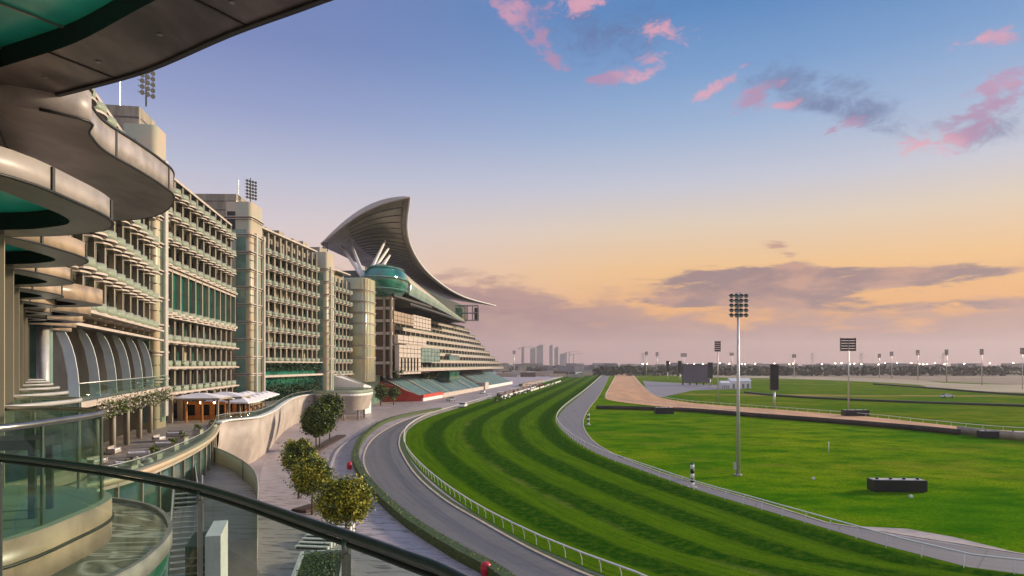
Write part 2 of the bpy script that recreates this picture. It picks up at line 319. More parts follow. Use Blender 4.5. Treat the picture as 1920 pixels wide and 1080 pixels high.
# ------------------------------------------------------------------ mesh builder
ORG = {}
class MB:
    def __init__(s): s.v = []; s.f = []; s.m = []; s.mats = []; s.uv = None; s.sm = []
    def mi(s, m):
        if m not in s.mats: s.mats.append(m)
        return s.mats.index(m)
    def face(s, idx, mat, smooth=False): s.f.append(tuple(idx)); s.m.append(s.mi(mat)); s.sm.append(smooth)
    def quad(s, a, b, c, d, mat, smooth=False):
        n = len(s.v); s.v += [a, b, c, d]; s.face((n, n+1, n+2, n+3), mat, smooth)
    def box(s, c, size, mat, rz=0.0):
        """c = centre of base"""
        cx, cy, cz = c; sx, sy, sz = size[0]/2, size[1]/2, size[2]
        co, si = math.cos(rz), math.sin(rz); n = len(s.v)
        for z in (0, sz):
            for a, b in ((-sx, -sy), (sx, -sy), (sx, sy), (-sx, sy)):
                s.v.append((cx+a*co-b*si, cy+a*si+b*co, cz+z))
        for q in ((0, 3, 2, 1), (4, 5, 6, 7), (0, 1, 5, 4), (1, 2, 6, 5), (2, 3, 7, 6), (3, 0, 4, 7)):
            s.face([n+i for i in q], mat)
    def prism(s, poly, z0, z1, mat, top=None, bot=None, smooth=False):
        n = len(s.v); k = len(poly)
        ar = sum(poly[i][0]*poly[(i+1) % k][1]-poly[(i+1) % k][0]*poly[i][1] for i in range(k))
        if ar < 0: poly = list(reversed(poly))
        f0 = z0 if callable(z0) else (lambda *_: z0); f1 = z1 if callable(z1) else (lambda *_: z1)
        s.v += [(p[0], p[1], f0(*p[:2])) for p in poly] + [(p[0], p[1], f1(*p[:2])) for p in poly]
        s.face([n+i for i in reversed(range(k))], bot or mat); s.face([n+k+i for i in range(k)], top or mat)
        for i in range(k):
            j = (i+1) % k; s.face((n+i, n+j, n+k+j, n+k+i), mat, smooth)
    def ringslab(s, poly, z0, z1, fas, soff, recm, inner=.72, rec=.35, top=None, cen=None, inn=None):
        """slab with a recessed panel in its underside"""
        k = len(poly)
        ar = sum(poly[i][0]*poly[(i+1) % k][1]-poly[(i+1) % k][0]*poly[i][1] for i in range(k))
        if ar < 0: poly = list(reversed(poly)); inn = list(reversed(inn)) if inn else None
        cx, cy = cen or (sum(p[0] for p in poly)/k, sum(p[1] for p in poly)/k)
        inn = inn or [(cx+(p[0]-cx)*inner, cy+(p[1]-cy)*inner) for p in poly]
        n = len(s.v)
        s.v += [(*p[:2], z0) for p in poly]+[(*p[:2], z1) for p in poly]+[(*p, z0) for p in inn]+[(*p, z0+rec) for p in inn]
        s.face([n+k+i for i in range(k)], top or soff)
        for i in range(k):
            j = (i+1) % k
            s.face((n+i, n+j, n+k+j, n+k+i), fas, True)
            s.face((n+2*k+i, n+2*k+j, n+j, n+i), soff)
            s.face((n+3*k+i, n+3*k+j, n+2*k+j, n+2*k+i), DARK)
        s.face([n+3*k+i for i in reversed(range(k))], recm)
    def tube(s, pts, r, mat, n=8, cap=True):
        pts = [Vector(p) for p in pts]; base = len(s.v); K = len(pts)
        rr = r if isinstance(r, (list, tuple)) else [r]*K
        for i, p in enumerate(pts):
            d = (pts[min(i+1, K-1)]-pts[max(i-1, 0)])
            if d.length < 1e-9: d = Vector((0, 0, 1))
            d.normalize(); up = Vector((0, 0, 1)) if abs(d.z) < .9 else Vector((1, 0, 0))
            a = d.cross(up).normalized(); b = a.cross(d).normalized()
            for j in range(n):
                t = 2*math.pi*j/n; q = p+a*math.cos(t)*rr[i]+b*math.sin(t)*rr[i]; s.v.append(tuple(q))
        for i in range(K-1):
            for j in range(n):
                k = (j+1) % n; s.face((base+i*n+j, base+(i+1)*n+j, base+(i+1)*n+k, base+i*n+k), mat, n > 5)
        if cap:
            s.face([base+j for j in range(n)], mat); s.face([base+(K-1)*n+j for j in reversed(range(n))], mat)
    def bar(s, a, b, w, h, mat):
        """box section bar between two points, w across, h up"""
        a = Vector(a); b = Vector(b); d = (b-a); 
        if d.length < 1e-6: return
        d.normalize(); up = Vector((0, 0, 1)) if abs(d.z) < .95 else Vector((0, 1, 0))
        u = d.cross(up).normalized(); v = u.cross(d).normalized(); n = len(s.v)
        for p in (a, b):
            for i, j in ((-1, -1), (1, -1), (1, 1), (-1, 1)): s.v.append(tuple(p+u*i*w/2+v*j*h/2))
        for q in ((0, 1, 2, 3), (7, 6, 5, 4), (0, 4, 5, 1), (1, 5, 6, 2), (2, 6, 7, 3), (3, 7, 4, 0)): s.face([n+i for i in q], mat)
    def wallstrip(s, pts, z0, z1, th, mat, closed=False, smooth=True):
        """vertical band of thickness th following plan points"""
        K = len(pts); n = len(s.v); off = []
        for i in range(K):
            a = pts[(i-1) % K if closed else max(i-1, 0)]; b = pts[(i+1) % K if closed else min(i+1, K-1)]
            dx, dy = b[0]-a[0], b[1]-a[1]; L = math.hypot(dx, dy) or 1; off.append((-dy/L*th/2, dx/L*th/2))
        for i, p in enumerate(pts):
            ox, oy = off[i]
            for (qx, qy, qz) in ((-ox, -oy, z0), (ox, oy, z0), (ox, oy, z1), (-ox, -oy, z1)): s.v.append((p[0]+qx, p[1]+qy, qz))
        for i in range(K if closed else K-1):
            j = (i+1) % K
            for k in range(4): l = (k+1) % 4; s.face((n+i*4+k, n+i*4+l, n+j*4+l, n+j*4+k), mat, smooth and k in (1, 3))
        if not closed: s.face((n, n+1, n+2, n+3), mat); e = n+(K-1)*4; s.face((e+3, e+2, e+1, e), mat)
    def sphere(s, c, r, mat, nu=10, nv=7, zs=1.0, half=False):
        n = len(s.v); lo = 0 if half else -math.pi/2
        for i in range(nv+1):
            t = lo+(math.pi/2-lo)*i/nv
            for j in range(nu): a = 2*math.pi*j/nu; s.v.append((c[0]+r*math.cos(t)*math.cos(a), c[1]+r*math.cos(t)*math.sin(a), c[2]+r*zs*math.sin(t)))
        for i in range(nv):
            for j in range(nu): k = (j+1) % nu; s.face((n+i*nu+j, n+i*nu+k, n+(i+1)*nu+k, n+(i+1)*nu+j), mat, True)
    def build(s, name, parent=None, label=None, cat=None, group=None, kind=None, loc=None):
        me = bpy.data.meshes.new(name)
        if parent is not None: o0 = ORG.get(parent.name, (0, 0, 0))
        elif loc is not None: o0 = loc
        else:
            xs = [v[0] for v in s.v]; ys = [v[1] for v in s.v]; zs = [v[2] for v in s.v]
            o0 = ((min(xs)+max(xs))/2, (min(ys)+max(ys))/2, min(zs))
        me.from_pydata([(v[0]-o0[0], v[1]-o0[1], v[2]-o0[2]) for v in s.v], [], s.f)
        for m in s.mats: me.materials.append(m)
        me.polygons.foreach_set('material_index', s.m); me.polygons.foreach_set('use_smooth', s.sm)
        if s.uv:
            l = me.uv_layers.new(name='UVMap')
            for li, lp in enumerate(me.loops): l.data[li].uv = s.uv[lp.vertex_index]
        me.update()
        o = bpy.data.objects.new(name, me); COL.objects.link(o)
        if parent is not None: o.parent = parent
        else: o.location = o0
        ORG[o.name] = o0
        tag(o, label, cat, group, kind); return o
def tag(o, label=None, cat=None, group=None, kind=None):
    for k, v in (('label', label), ('category', cat), ('group', group), ('kind', kind)):
        if v: o[k] = v
    return o
def empty(name, loc, label=None, cat=None, group=None):
    o = bpy.data.objects.new(name, None); COL.objects.link(o); o.location = loc; ORG[o.name] = tuple(loc); o.empty_display_size = .5
    return tag(o, label, cat, group)
def dup(root, loc, rz=0.0, label=None, scale=None):
    """copy of a thing with its parts and sub-parts"""
    r = root.copy(); COL.objects.link(r); r.location = loc; r.rotation_euler = (0, 0, rz)
    if scale: r.scale = scale
    if label: r['label'] = label
    for ch in list(root.children):
        c = ch.copy(); COL.objects.link(c); c.parent = r
        for g in list(ch.children): d = g.copy(); COL.objects.link(d); d.parent = c
    return r
def P(u, v, z=0.0):
    """where the photograph's point (u,v) meets the level z"""
    Y = (H-z)*1280/(v-683); return ((u-960)*Y/1280, Y)
def cat(pts, n=6, closed=False):
    """smooth curve through points"""
    out = []; K = len(pts); g = lambda i: pts[i % K] if closed else pts[max(0, min(K-1, i))]
    for i in range(K if closed else K-1):
        p0, p1, p2, p3 = g(i-1), g(i), g(i+1), g(i+2)
        for j in range(n):
            t = j/n
            out.append(tuple(.5*(2*p1[k]+(p2[k]-p0[k])*t+(2*p0[k]-5*p1[k]+4*p2[k]-p3[k])*t*t+(3*p1[k]-p0[k]-3*p2[k]+p3[k])*t**3) for k in range(len(p1))))
    if not closed: out.append(tuple(pts[-1]))
    return out
def resample(pts, n):
    L = [0]
    for a, b in zip(pts, pts[1:]): L.append(L[-1]+math.dist(a, b))
    out = []; j = 0
    for i in range(n+1):
        t = L[-1]*i/n
        while j < len(L)-2 and L[j+1] < t: j += 1
        f = (t-L[j])/max(1e-9, L[j+1]-L[j]); out.append(tuple(pts[j][k]+(pts[j+1][k]-pts[j][k])*f for k in range(len(pts[j]))))
    return out
def length(pts): return sum(math.dist(a, b) for a, b in zip(pts, pts[1:]))
def offset(pts, d):
    out = []; K = len(pts)
    for i, p in enumerate(pts):
        a = pts[max(i-1, 0)]; b = pts[min(i+1, K-1)]; dx, dy = b[0]-a[0], b[1]-a[1]; L = math.hypot(dx, dy) or 1
        out.append((p[0]+dy/L*d, p[1]-dx/L*d))
    return out
def ribbon(name, A, B, z, mat, na=160, nb=1, label=None, kind='structure'):
    mb = MB(); mb.uv = []
    A = resample(A, na); B = resample(B, na); acc = 0
    for i in range(na+1):
        if i: acc += math.dist(A[i], A[i-1])
        for j in range(nb+1):
            f = j/nb; mb.v.append((A[i][0]*(1-f)+B[i][0]*f, A[i][1]*(1-f)+B[i][1]*f, z)); mb.uv.append((f, acc))
    for i in range(na):
        for j in range(nb):
            a = i*(nb+1)+j; mb.face((a, a+1, a+nb+2, a+nb+1), mat)
    return mb.build(name, label=label, kind=kind)
def sheet(name, poly, z, mat):
    mb = MB(); mb.v = [(p[0], p[1], z) for p in poly]; k = len(poly)
    ar = sum(poly[i][0]*poly[(i+1) % k][1]-poly[(i+1) % k][0]*poly[i][1] for i in range(k))
    idx = list(range(k)) if ar > 0 else list(reversed(range(k)))
    mb.face(idx, mat); return mb.build(name, kind='structure')

# ------------------------------------------------------------------ ground, tracks, paths
mb = MB(); mb.quad((-5600, -300, 0), (5600, -300, 0), (5600, 6900, 0), (-5600, 6900, 0), SAND); mb.build('ground', kind='structure')
outer = [(26, 34), (17, 42.5)]+[P(*q) for q in ((1200, 1106), (1100, 1067), (1000, 1023), (900, 969), (830, 920), (786, 880), (763, 850), (757, 828), (766, 805), (800, 784), (850, 768), (895, 754), (960, 734), (1020, 717), (1070, 703), (1108, 694.5))]
inner = [(72, 44), (55, 52)]+[P(*q) for q in ((1920, 1078), (1785, 1060), (1600, 1008), (1400, 948), (1300, 918), (1200, 882), (1120, 852), (1070, 822), (1046, 796), (1046, 780), (1062, 762), (1088, 741), (1110, 722), (1128, 705), (1138, 696))]
outer = cat(outer, 8); inner = cat(inner, 8)
NT = 240
turf = ribbon('turf_track', outer, inner, .06, TURF, NT, 24)
oa = resample(outer, NT); ia = resample(inner, NT)
mid = [((a[0]+b[0])/2, (a[1]+b[1])/2) for a, b in zip(oa, ia)]
sheet('plaza', [(-260, 5), (-30, -40), (20, -40)]+mid+[(-260, 1700)], .02, APRON)
# infield, from the middle of the turf track to the far turf edge
sheet('infield', mid+[P(1160, 697.5), P(1300, 703), P(1500, 707), P(1700, 713), P(1920, 722), (900, 560), (900, -40), (60, -40)], .02, GRASS)
# service road left of the turf
road_l = cat([(13, 32), (7.5, 40)]+[P(*q) for q in ((975, 1098), (900, 1050), (806, 993), (727, 935), (694, 893), (684, 855), (702, 822), (742, 796), (790, 778), (850, 762), (900, 749))], 8)
road_r = cat([(25, 33), (16, 41)]+[P(*q) for q in ((1165, 1108), (1075, 1070), (985, 1027), (900, 979), (829, 936), (780, 893), (755, 856), (747, 830), (757, 806), (790, 783), (842, 767), (893, 753.5))], 8)
ribbon('service_road', road_l, road_r, .04, ASPH, 140, 1)
vl = resample(road_r, 140); 
ribbon('verge', vl, offset(vl, 1.1), .05, HEDGE_M, 140, 1)
def kerb(name, pts, w=.3, h=.14, mat=KERB):
    mb = MB(); mb.wallstrip(resample(pts, 140), 0.0, h, w, mat); return mb.build(name, kind='structure')
kerb('kerb', offset(road_l, -.2)); kerb('kerb', offset(road_r, .15))
# inner path
path_r = cat([(75, 47), (58, 56)]+[P(*q) for q in ((1920, 1044), (1780, 1018), (1560, 984), (1400, 934), (1300, 906), (1200, 873), (1128, 840), (1100, 814), (1093, 790), (1104, 766), (1124, 740), (1136, 718), (1144, 702), (1149, 696))], 8)
ribbon('inner_path', offset(inner, .25), path_r, .05, PATHM2, 200, 1)
sheet('gravel_patch', [P(1540, 984), P(1620, 988), P(1700, 992), P(1790, 1008), P(1920, 1040), (60, 58), (64, 48), P(1920, 1060), P(1700, 1012)], .045, GRAVEL)
kerb('kerb', offset(path_r, .1), .25, .12)
# dirt track: comes towards us and bends off to the right
d_l = cat([P(*q) for q in ((1158, 697), (1153, 706), (1142, 726), (1134, 744), (1150, 752), (1200, 758.5), (1300, 768), (1400, 776), (1550, 787), (1700, 799), (1800, 809), (1960, 824))]+[(190, 130), (260, 90)], 8)
d_r = cat([P(*q) for q in ((1180, 697), (1190, 706), (1204, 722), (1222, 738), (1248, 748), (1300, 756), (1400, 764), (1500, 771.5), (1640, 783), (1760, 796), (1960, 812))]+[(200, 150), (280, 100)], 8)
ribbon('dirt_track', d_l, d_r, .10, DIRT, 200, 4)
# second field beyond the dirt track, with bare patches
sheet('far_field', [p for p in d_r if p[1] < 2000]+[(900, 140), (900, 620)]+[P(1920, 722.5), P(1700, 713.5), P(1500, 707.5), P(1300, 703.5)], .06, GRASS2)
ribbon('back_straight', cat([P(1190, 697), P(1300, 702.5), P(1500, 706), P(1700, 712), P(1920, 722), (900, 500)], 6), cat([P(1195, 700), P(1300, 706.5), P(1500, 711), P(1700, 720), P(1920, 737), (700, 330)], 6), .12, PALET, 60, 2)
# dark clipped strips crossing the fields
def strip(name, pts, w, h, mat, label, ctg, z=0.02):
    mb = MB(); mb.wallstrip(resample(cat(pts, 6), 60), z, z+h, w, mat); return mb.build(name, label=label, cat=ctg)
strip('hedge', [P(1400, 737), P(1470, 744), P(1600, 751), P(1750, 757), P(1960, 764)], 3, 1.0, FARTREE, 'long dark low hedge line crossing the far field in front of the sandy patches', 'hedge')
strip('hedge', [P(1640, 721), P(1760, 730), P(1860, 738), P(1960, 744)], 2.5, 1.1, FARTREE, 'dark hedge line farthest back at right of the far field', 'hedge')
strip('retaining_wall', [P(1118, 767), P(1200, 769), P(1300, 773), P(1420, 783), P(1550, 793), P(1700, 806), P(1800, 816)], .6, 1.5, pbr('dark_wall', (.07, .05, .04), .8, var=.5, scale=.1), 'long low dark brown wall between the dirt track and the near infield grass', 'wall')
strip('retaining_wall', [P(1796, 813), P(1850, 820), P(1960, 831)], .6, 2.0, pbr('pale_wall', (.42, .32, .24), .8, var=.25, scale=.3), 'pale beige wall beside the dirt track at the right edge', 'wall')

# ------------------------------------------------------------------ white running rails
def running_rail(pts, sp, h, label, maxp=98, lean=.35):
    pts = resample(pts, 300); root = empty('running_rail', (pts[0][0], pts[0][1], 0), label, 'rail fence', 'white running rails along the tracks')
    mb = MB(); mb.tube([(p[0], p[1], h) for p in pts], .085, WHITE, 6); mb.build('rail', root)
    L = length(pts); n = int(L/sp); ps = resample(pts, n)
    ps2 = sorted(ps, key=lambda p: math.hypot(p[0], p[1]))
    # the post mesh in its own frame
    m0 = MB(); m0.tube([(lean, 0, .06), (lean*.8, 0, h*.55), (0, 0, h)], .045, WHITE, 5); me = None
    rest = MB()
    for i, p in enumerate(ps2):
        k = ps.index(p); a = ps[max(k-1, 0)]; b = ps[min(k+1, len(ps)-1)]
        ang = math.atan2(b[1]-a[1], b[0]-a[0])-math.pi/2
        if i < maxp:
            if me is None:
                o = m0.build('post', None, loc=(0, 0, 0)); me = o.data
            else:
                o = bpy.data.objects.new('post', me); COL.objects.link(o)
            o.parent = root; o.location = (p[0]-pts[0][0], p[1]-pts[0][1], 0); o.rotation_euler = (0, 0, ang)
        else:
            rest.tube([(p[0]+lean*math.cos(ang), p[1]+lean*math.sin(ang), .06), (p[0], p[1], h)], .05, WHITE, 4)
    if rest.v: o = rest.build('post', root); o['kind'] = 'stuff'
    return root
running_rail(outer, 2.6, 1.3, 'white rail with close posts along the left outer edge of the striped turf track', lean=.3)
running_rail(inner, 3.6, 1.3, 'white rail along the right inner edge of the striped turf track beside the grey path', lean=-.3)
running_rail(offset(d_r, 1.0), 5, 1.2, 'white rail on the far side of the orange dirt track')
running_rail(offset(d_l, -1.0)[:60], 5, 1.2, 'white rail on the near left side of the orange dirt track')

# ------------------------------------------------------------------ foliage
def leaf(mb, c, s, mat, rnd):
    a = Vector((rnd.uniform(-1, 1), rnd.uniform(-1, 1), rnd.uniform(-.6, 1))).normalized()
    b = a.cross(Vector((rnd.uniform(-1, 1), rnd.uniform(-1, 1), rnd.uniform(-1, 1)))).normalized()
    c = Vector(c); p = [c-a*s, c+b*s*.5, c+a*s, c-b*s*.5]
    n = len(mb.v); mb.v += [tuple(q) for q in p]; mb.face((n, n+1, n+2, n+3), mat)
def crown(mb, c, rad, clumps, per, ls, mats, rnd, cr=.34):
    for _ in range(clumps):
        while True:
            d = Vector((rnd.uniform(-1, 1), rnd.uniform(-1, 1), rnd.uniform(-1, 1)))
            if .3 < d.length < 1: break
        k = rnd.uniform(.8, 1.0)/max(d.length, .55)*rnd.uniform(.6, 1)
        q = Vector((c[0]+d.x*rad[0]*k, c[1]+d.y*rad[1]*k, c[2]+d.z*rad[2]*k)); r = cr*min(rad)*rnd.uniform(.7, 1.25)
        mt = rnd.choices([m for m, _ in mats], [w for _, w in mats])[0]
        for _ in range(per):
            e = Vector((rnd.gauss(0, .5), rnd.gauss(0, .5), rnd.gauss(0, .42)))
            m2 = mt if rnd.random() < .75 else rnd.choice(mats)[0]
            leaf(mb, q+e*r, ls*rnd.uniform(.6, 1.3), m2, rnd)
def tree(base, h, rad, cz, label, mats, seed, clumps=90, per=60, ls=.16, trunks=1, group='trees along the promenade', cat_='tree', tr=.16):
    rnd = random.Random(seed); root = empty('tree', (base[0], base[1], base[2]), label, cat_, group)
    t = MB()
    for k in range(trunks):
        ox, oy = (rnd.uniform(-.5, .5)*(trunks > 1)*1.6, rnd.uniform(-.4, .4)*(trunks > 1))
        top = (base[0]+ox*1.4, base[1]+oy, base[2]+cz)
        t.tube([(base[0]+ox, base[1]+oy, base[2]), (base[0]+ox*1.1+rnd.uniform(-.1, .1), base[1]+oy, base[2]+cz*.5), top, (top[0], top[1], top[2]+rad[2]*.5)], [tr, tr*.8, tr*.6, tr*.2], TRUNK, 7)
        for b in range(5):
            a = rnd.uniform(0, 6.28); z = base[2]+cz*rnd.uniform(.6, 1)
            t.tube([(top[0], top[1], z), (top[0]+math.cos(a)*rad[0]*.6, top[1]+math.sin(a)*rad[1]*.6, z+rad[2]*rnd.uniform(.2, .7))], [tr*.45, tr*.12], TRUNK, 5)
    t.build('trunk', root)
    m = MB(); crown(m, (base[0], base[1], base[2]+cz+rad[2]*.15), rad, clumps, per, ls, mats, rnd); m.build('crown', root)
    return root
YEL = [(LEAF_Y, 7), (LEAF_M, 3), (LEAF_D, 2)]; GRN = [(LEAF_D, 6), (LEAF_M, 4)]; MIX = [(LEAF_Y, 5), (LEAF_M, 4), (LEAF_D, 4)]
x0, y0 = P(648, 1072); tree((x0, y0, .02), 8, (2.3, 2.2, 2.05), 5.9, 'olive yellow leafy tree nearest the glass railing', YEL, 11, 190, 85, .14)
x0, y0 = P(585, 965); tree((x0, y0, .02), 7, (2.3, 2.2, 2.3), 4.3, 'bushy olive tree in the middle of the promenade row', MIX, 12, 180, 80, .16)
x0, y0 = P(560, 935); tree((x0, y0, .02), 7, (2.1, 2.0, 2.3), 5.3, 'olive tree farther back of the joined pair on the promenade', MIX, 13, 160, 80, .17)
x0, y0 = P(598, 842); tree((x0, y0, .02), 11, (3.5, 3.0, 3.6), 5.6, 'tall dark green round tree beside the curved cream wall', GRN, 14, 260, 80, .26, 2)
x0, y0 = P(618, 826); tree((x0, y0, .02), 11, (3.2, 3.0, 3.0), 7.4, 'dark green tree rising behind the round tree by the cream wall', GRN, 15, 150, 70, .26, 1)
x0, y0 = P(714, 761); tree((x0, y0, .02), 9, (3.0, 3.0, 3.7), 5.4, 'small round dark tree in front of the red wall, left of the two', GRN, 16, 70, 40, .34, 1, 'round trees by the red wall', tr=.25)
x0, y0 = P(738, 759); tree((x0, y0, .02), 8, (2.9, 2.8, 3.2), 4.8, 'small round dark tree in front of the red wall, right of the two', GRN, 17, 70, 40, .34, 1, 'round trees by the red wall', tr=.25)

# long clipped hedge by the road
hl = cat([(11, 31.5), (5.6, 39.5)]+[P(*q) for q in ((945, 1096), (855, 1043), (762, 982), (704, 927), (674, 886), (667, 852), (684, 820), (722, 793), (770, 779), (826, 769))], 8)
hp = resample(hl, 150); mb = MB(); mb.wallstrip(hp, .02, 1.0, 1.15, HEDGE_M, smooth=False)
rnd = random.Random(3)
for p in resample(hl, 2600):
    for _ in range(4):
        leaf(mb, (p[0]+rnd.uniform(-.62, .62), p[1]+rnd.uniform(-.62, .62), rnd.uniform(.15, 1.12)), .10, rnd.choice((LEAF_M, LEAF_D, HEDGE_M, LEAF_Y)), rnd)
mb.build('hedge', label='long curved clipped green hedge between the promenade and the grey road', cat='hedge')
# promenade paving as lighter sheet between the trees and the hedge
pl = cat([(2, 18), (-4, 36)]+[P(*q) for q in ((560, 1160), (470, 1040), (476, 960), (486, 905), (500, 862), (545, 826), (600, 806), (650, 792), (720, 768), (780, 756))], 8)
prm = ribbon('promenade', pl, offset(hl, -.7), .035, PAVE, 120, 1)
# low white kerb line left of the promenade strip
kerb('kerb', cat([P(612, 905), P(622, 870), P(640, 838), P(690, 806), P(740, 786)], 6), .4, .25, CONC)

# ------------------------------------------------------------------ red marker things along the hedge
def lathe(mb, c, prof, mat, n=16):
    b = len(mb.v)
    for r, z in prof:
        for j in range(n): a = 2*math.pi*j/n; mb.v.append((c[0]+r*math.cos(a), c[1]+r*math.sin(a), c[2]+z))
    for i in range(len(prof)-1):
        for j in range(n): k = (j+1) % n; mb.face((b+i*n+j, b+i*n+k, b+(i+1)*n+k, b+(i+1)*n+j), mat, True)
    mb.face([b+(len(prof)-1)*n+j for j in range(n)], mat)
REDB = pbr('red_plastic', (.55, .01, .03), .35, var=.2)
for (u, v, lab) in ((666, 879, 'red round bin at the tight bend of the hedge'), (931, 1078, 'red round bin at the near end of the hedge above the railing')):
    px, py = P(u, v); px -= .9*0; root = empty('litter_bin', (px-.9, py-.5, .04), lab, 'bin', 'red bins beside the hedge')
    mb = MB(); lathe(mb, (px-.9, py-.5, .04), [(.32, 0), (.42, .15), (.45, .7), (.40, .95)], REDB); mb.build('body', root)
    mb = MB(); lathe(mb, (px-.9, py-.5, .99), [(.43, 0), (.43, .06), (.28, .22), (.05, .28)], REDB); mb.build('lid', root)

# ------------------------------------------------------------------ hotel
hotel = empty('hotel_building', (-50, 90, 0), 'long curving beige and green glass hotel with rows of rounded balconies along the left side', 'hotel')
STEP = 4.4
def wing_frame(P0, P1):
    L = math.dist(P0, P1); t = ((P1[0]-P0[0])/L, (P1[1]-P0[1])/L); n = (t[1], -t[0]); return L, t, n
def halfell(w, d, back, n=10, p=2.6):
    pts = [(-w/2, back)]
    for i in range(n+1):
        s = -1+2*i/n; pts.append((s*w/2, -d*(1-abs(s)**p)**(1/p)))
    pts.append((w/2, back)); return pts
def balcony_mesh(w, d=1.9, glass=GLASS_B):
    """local frame: x along facade, -y outwards, z=0 at slab top"""
    mb = MB(); o = halfell(w*.95, d, 2.3, p=2.1)
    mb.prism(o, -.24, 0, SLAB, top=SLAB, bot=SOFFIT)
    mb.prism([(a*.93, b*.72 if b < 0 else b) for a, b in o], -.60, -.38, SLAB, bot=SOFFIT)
    arc = [(s*w*.45, -(d-.1)*(1-abs(s)**2.1)**(1/2.1)+.02) for s in [(-1+2*i/9) for i in range(10)]]
    mb.wallstrip(arc, 0.0, .95, .04, glass)
    mb.tube([(a, b, 1.0) for a, b in arc], .035, METAL_L, 5)
    return mb
def wing(P0, P1, nb, rows, zb, ztop, label, skip=(), bal_d=1.9, lit=0.0, curve=0.0):
    L, t, n = wing_frame(P0, P1); w = L/nb; ang = math.atan2(t[1], t[0])
    def pt(a, out): # a metres along, out metres outward
        c = curve*math.sin(math.pi*max(0, min(1, a/L))); return (P0[0]+t[0]*a+n[0]*(out+c), P0[1]+t[1]*a+n[1]*(out+c))
    wall = MB()
    for i in range(nb+1):
        a = i*w; p = pt(a, -.15)
        for (z0, z1) in zb:
            wall.box((p[0], p[1], z0), (.5, .62, z1-z0), STONE, ang)
            # darker slim pipe strip beside each fin
            q = pt(a+.5, .12); wall.box((q[0], q[1], z0), (.12, .12, z1-z0), METAL_L, ang)
    # back body and roof
    body = [pt(0, -2.4), pt(L, -2.4), pt(L, -18), pt(0, -18)]
    wall.prism(body, min(z for z, _ in zb)-.5, ztop, STONE, top=SLAB)
    # parapet line
    q = [pt(0, .4), pt(L, .4), pt(L, -2.6), pt(0, -2.6)]
    wall.prism(q, ztop-.45, ztop, SLAB, bot=SOFFIT)
    wo_ = wall.build('wing', hotel, label=label)
    ORG[wo_.name] = ORG[hotel.name]
    rnd = random.Random(int(L*10))
    # window strips set just proud of the back wall
    for i in range(nb):
        for r, z in enumerate(rows):
            if (r in skip): continue
            p = pt((i+.5)*w, -2.36)
            g = MB(); mt = WIN_D if rnd.random() < .62 else WIN_N
            if rnd.random() < lit: mt = CURT_L
            win = (wall_windows, mt)
            wall_windows.append((wo_, p, ang, w, z, mt))
    m0 = balcony_mesh(w, bal_d); o0 = m0.build('balcony', None, loc=(0, 0, 0)); me = o0.data; first = True
    base = ORG[hotel.name]
    for r, z in enumerate(rows):
        if r in skip: continue
        for i in range(nb):
            p = pt((i+.5)*w, 0)
            if first: o = o0; first = False
            else: o = bpy.data.objects.new('balcony', me); COL.objects.link(o)
            o.parent = wo_; o.location = (p[0]-base[0], p[1]-base[1], z-base[2]); o.rotation_euler = (0, 0, ang)
    return wo_, pt, L, w, ang
WIN_N = pbr('window_green', (.01, .10, .06), .35, var=.6, scale=.4, spec=.2)
CURT_L = pbr('window_curtained', (.50, .44, .30), .4, var=.3, scale=.5)
SAILG = pbr('sail_glass', (.66, .72, .68), .6, var=.15, scale=.3, spec=.3)
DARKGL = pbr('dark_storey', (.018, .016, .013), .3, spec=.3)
wall_windows = []
B1a, B1b = (-43, 64), (-57.5, 108)
B2a, B2b = (-60.5, 116), (-68.5, 166)
B3a, B3b = (-70.5, 187), (-66.5, 232)
B4a, B4b = (-66.0, 243), (-63.3, 266)
rows1 = [23.6+4.4*k for k in range(6)]
w1 = wing(B1a, B1b, 10, rows1, [(22.6, 48.0)], 48.6, 'nearest hotel wing of stacked rounded balconies left of the first stone tower', lit=.14)
rows2 = [13.1, 17.6, 22.1, 26.7, 35.4, 39.8, 44.2, 48.4]
w2 = wing(B2a, B2b, 11, rows2, [(11, 26.7), (35.0, 51.5)], 52.0, 'second hotel wing with a two storey green glass band', lit=.1)
rows3 = [18.9+4.38*k for k in range(8)]
w3 = wing(B3a, B3b, 11, rows3, [(18.5, 55.5)], 56.5, 'third hotel wing with hanging greenery under its balconies', lit=.2)
rows4 = [14.5+4.4*k for k in range(8)]
w4 = wing(B4a, B4b, 6, rows4, [(12, 50)], 53.0, 'narrow farthest hotel wing beside the rounded yellow tower', lit=.05)
# windows, one mesh of glazing per wing
by = {}
for (o, p, ang, w, z, mt) in wall_windows: by.setdefault(o.name, (o, []))[1].append((p, ang, w, z, mt))
for nme, (o, l) in by.items():
    mb = MB()
    for (p, ang, w, z, mt) in l:
        mb.box((p[0], p[1], z+.02), (w*.995, .08, 4.0), mt, ang)
        for s in (-.22, .22):
            mb.box((p[0]+math.cos(ang)*w*s, p[1]+math.sin(ang)*w*s, z+.05), (.07, .16, 3.4), METAL_L, ang)
    mb.build('window_glazing', o, kind='stuff')
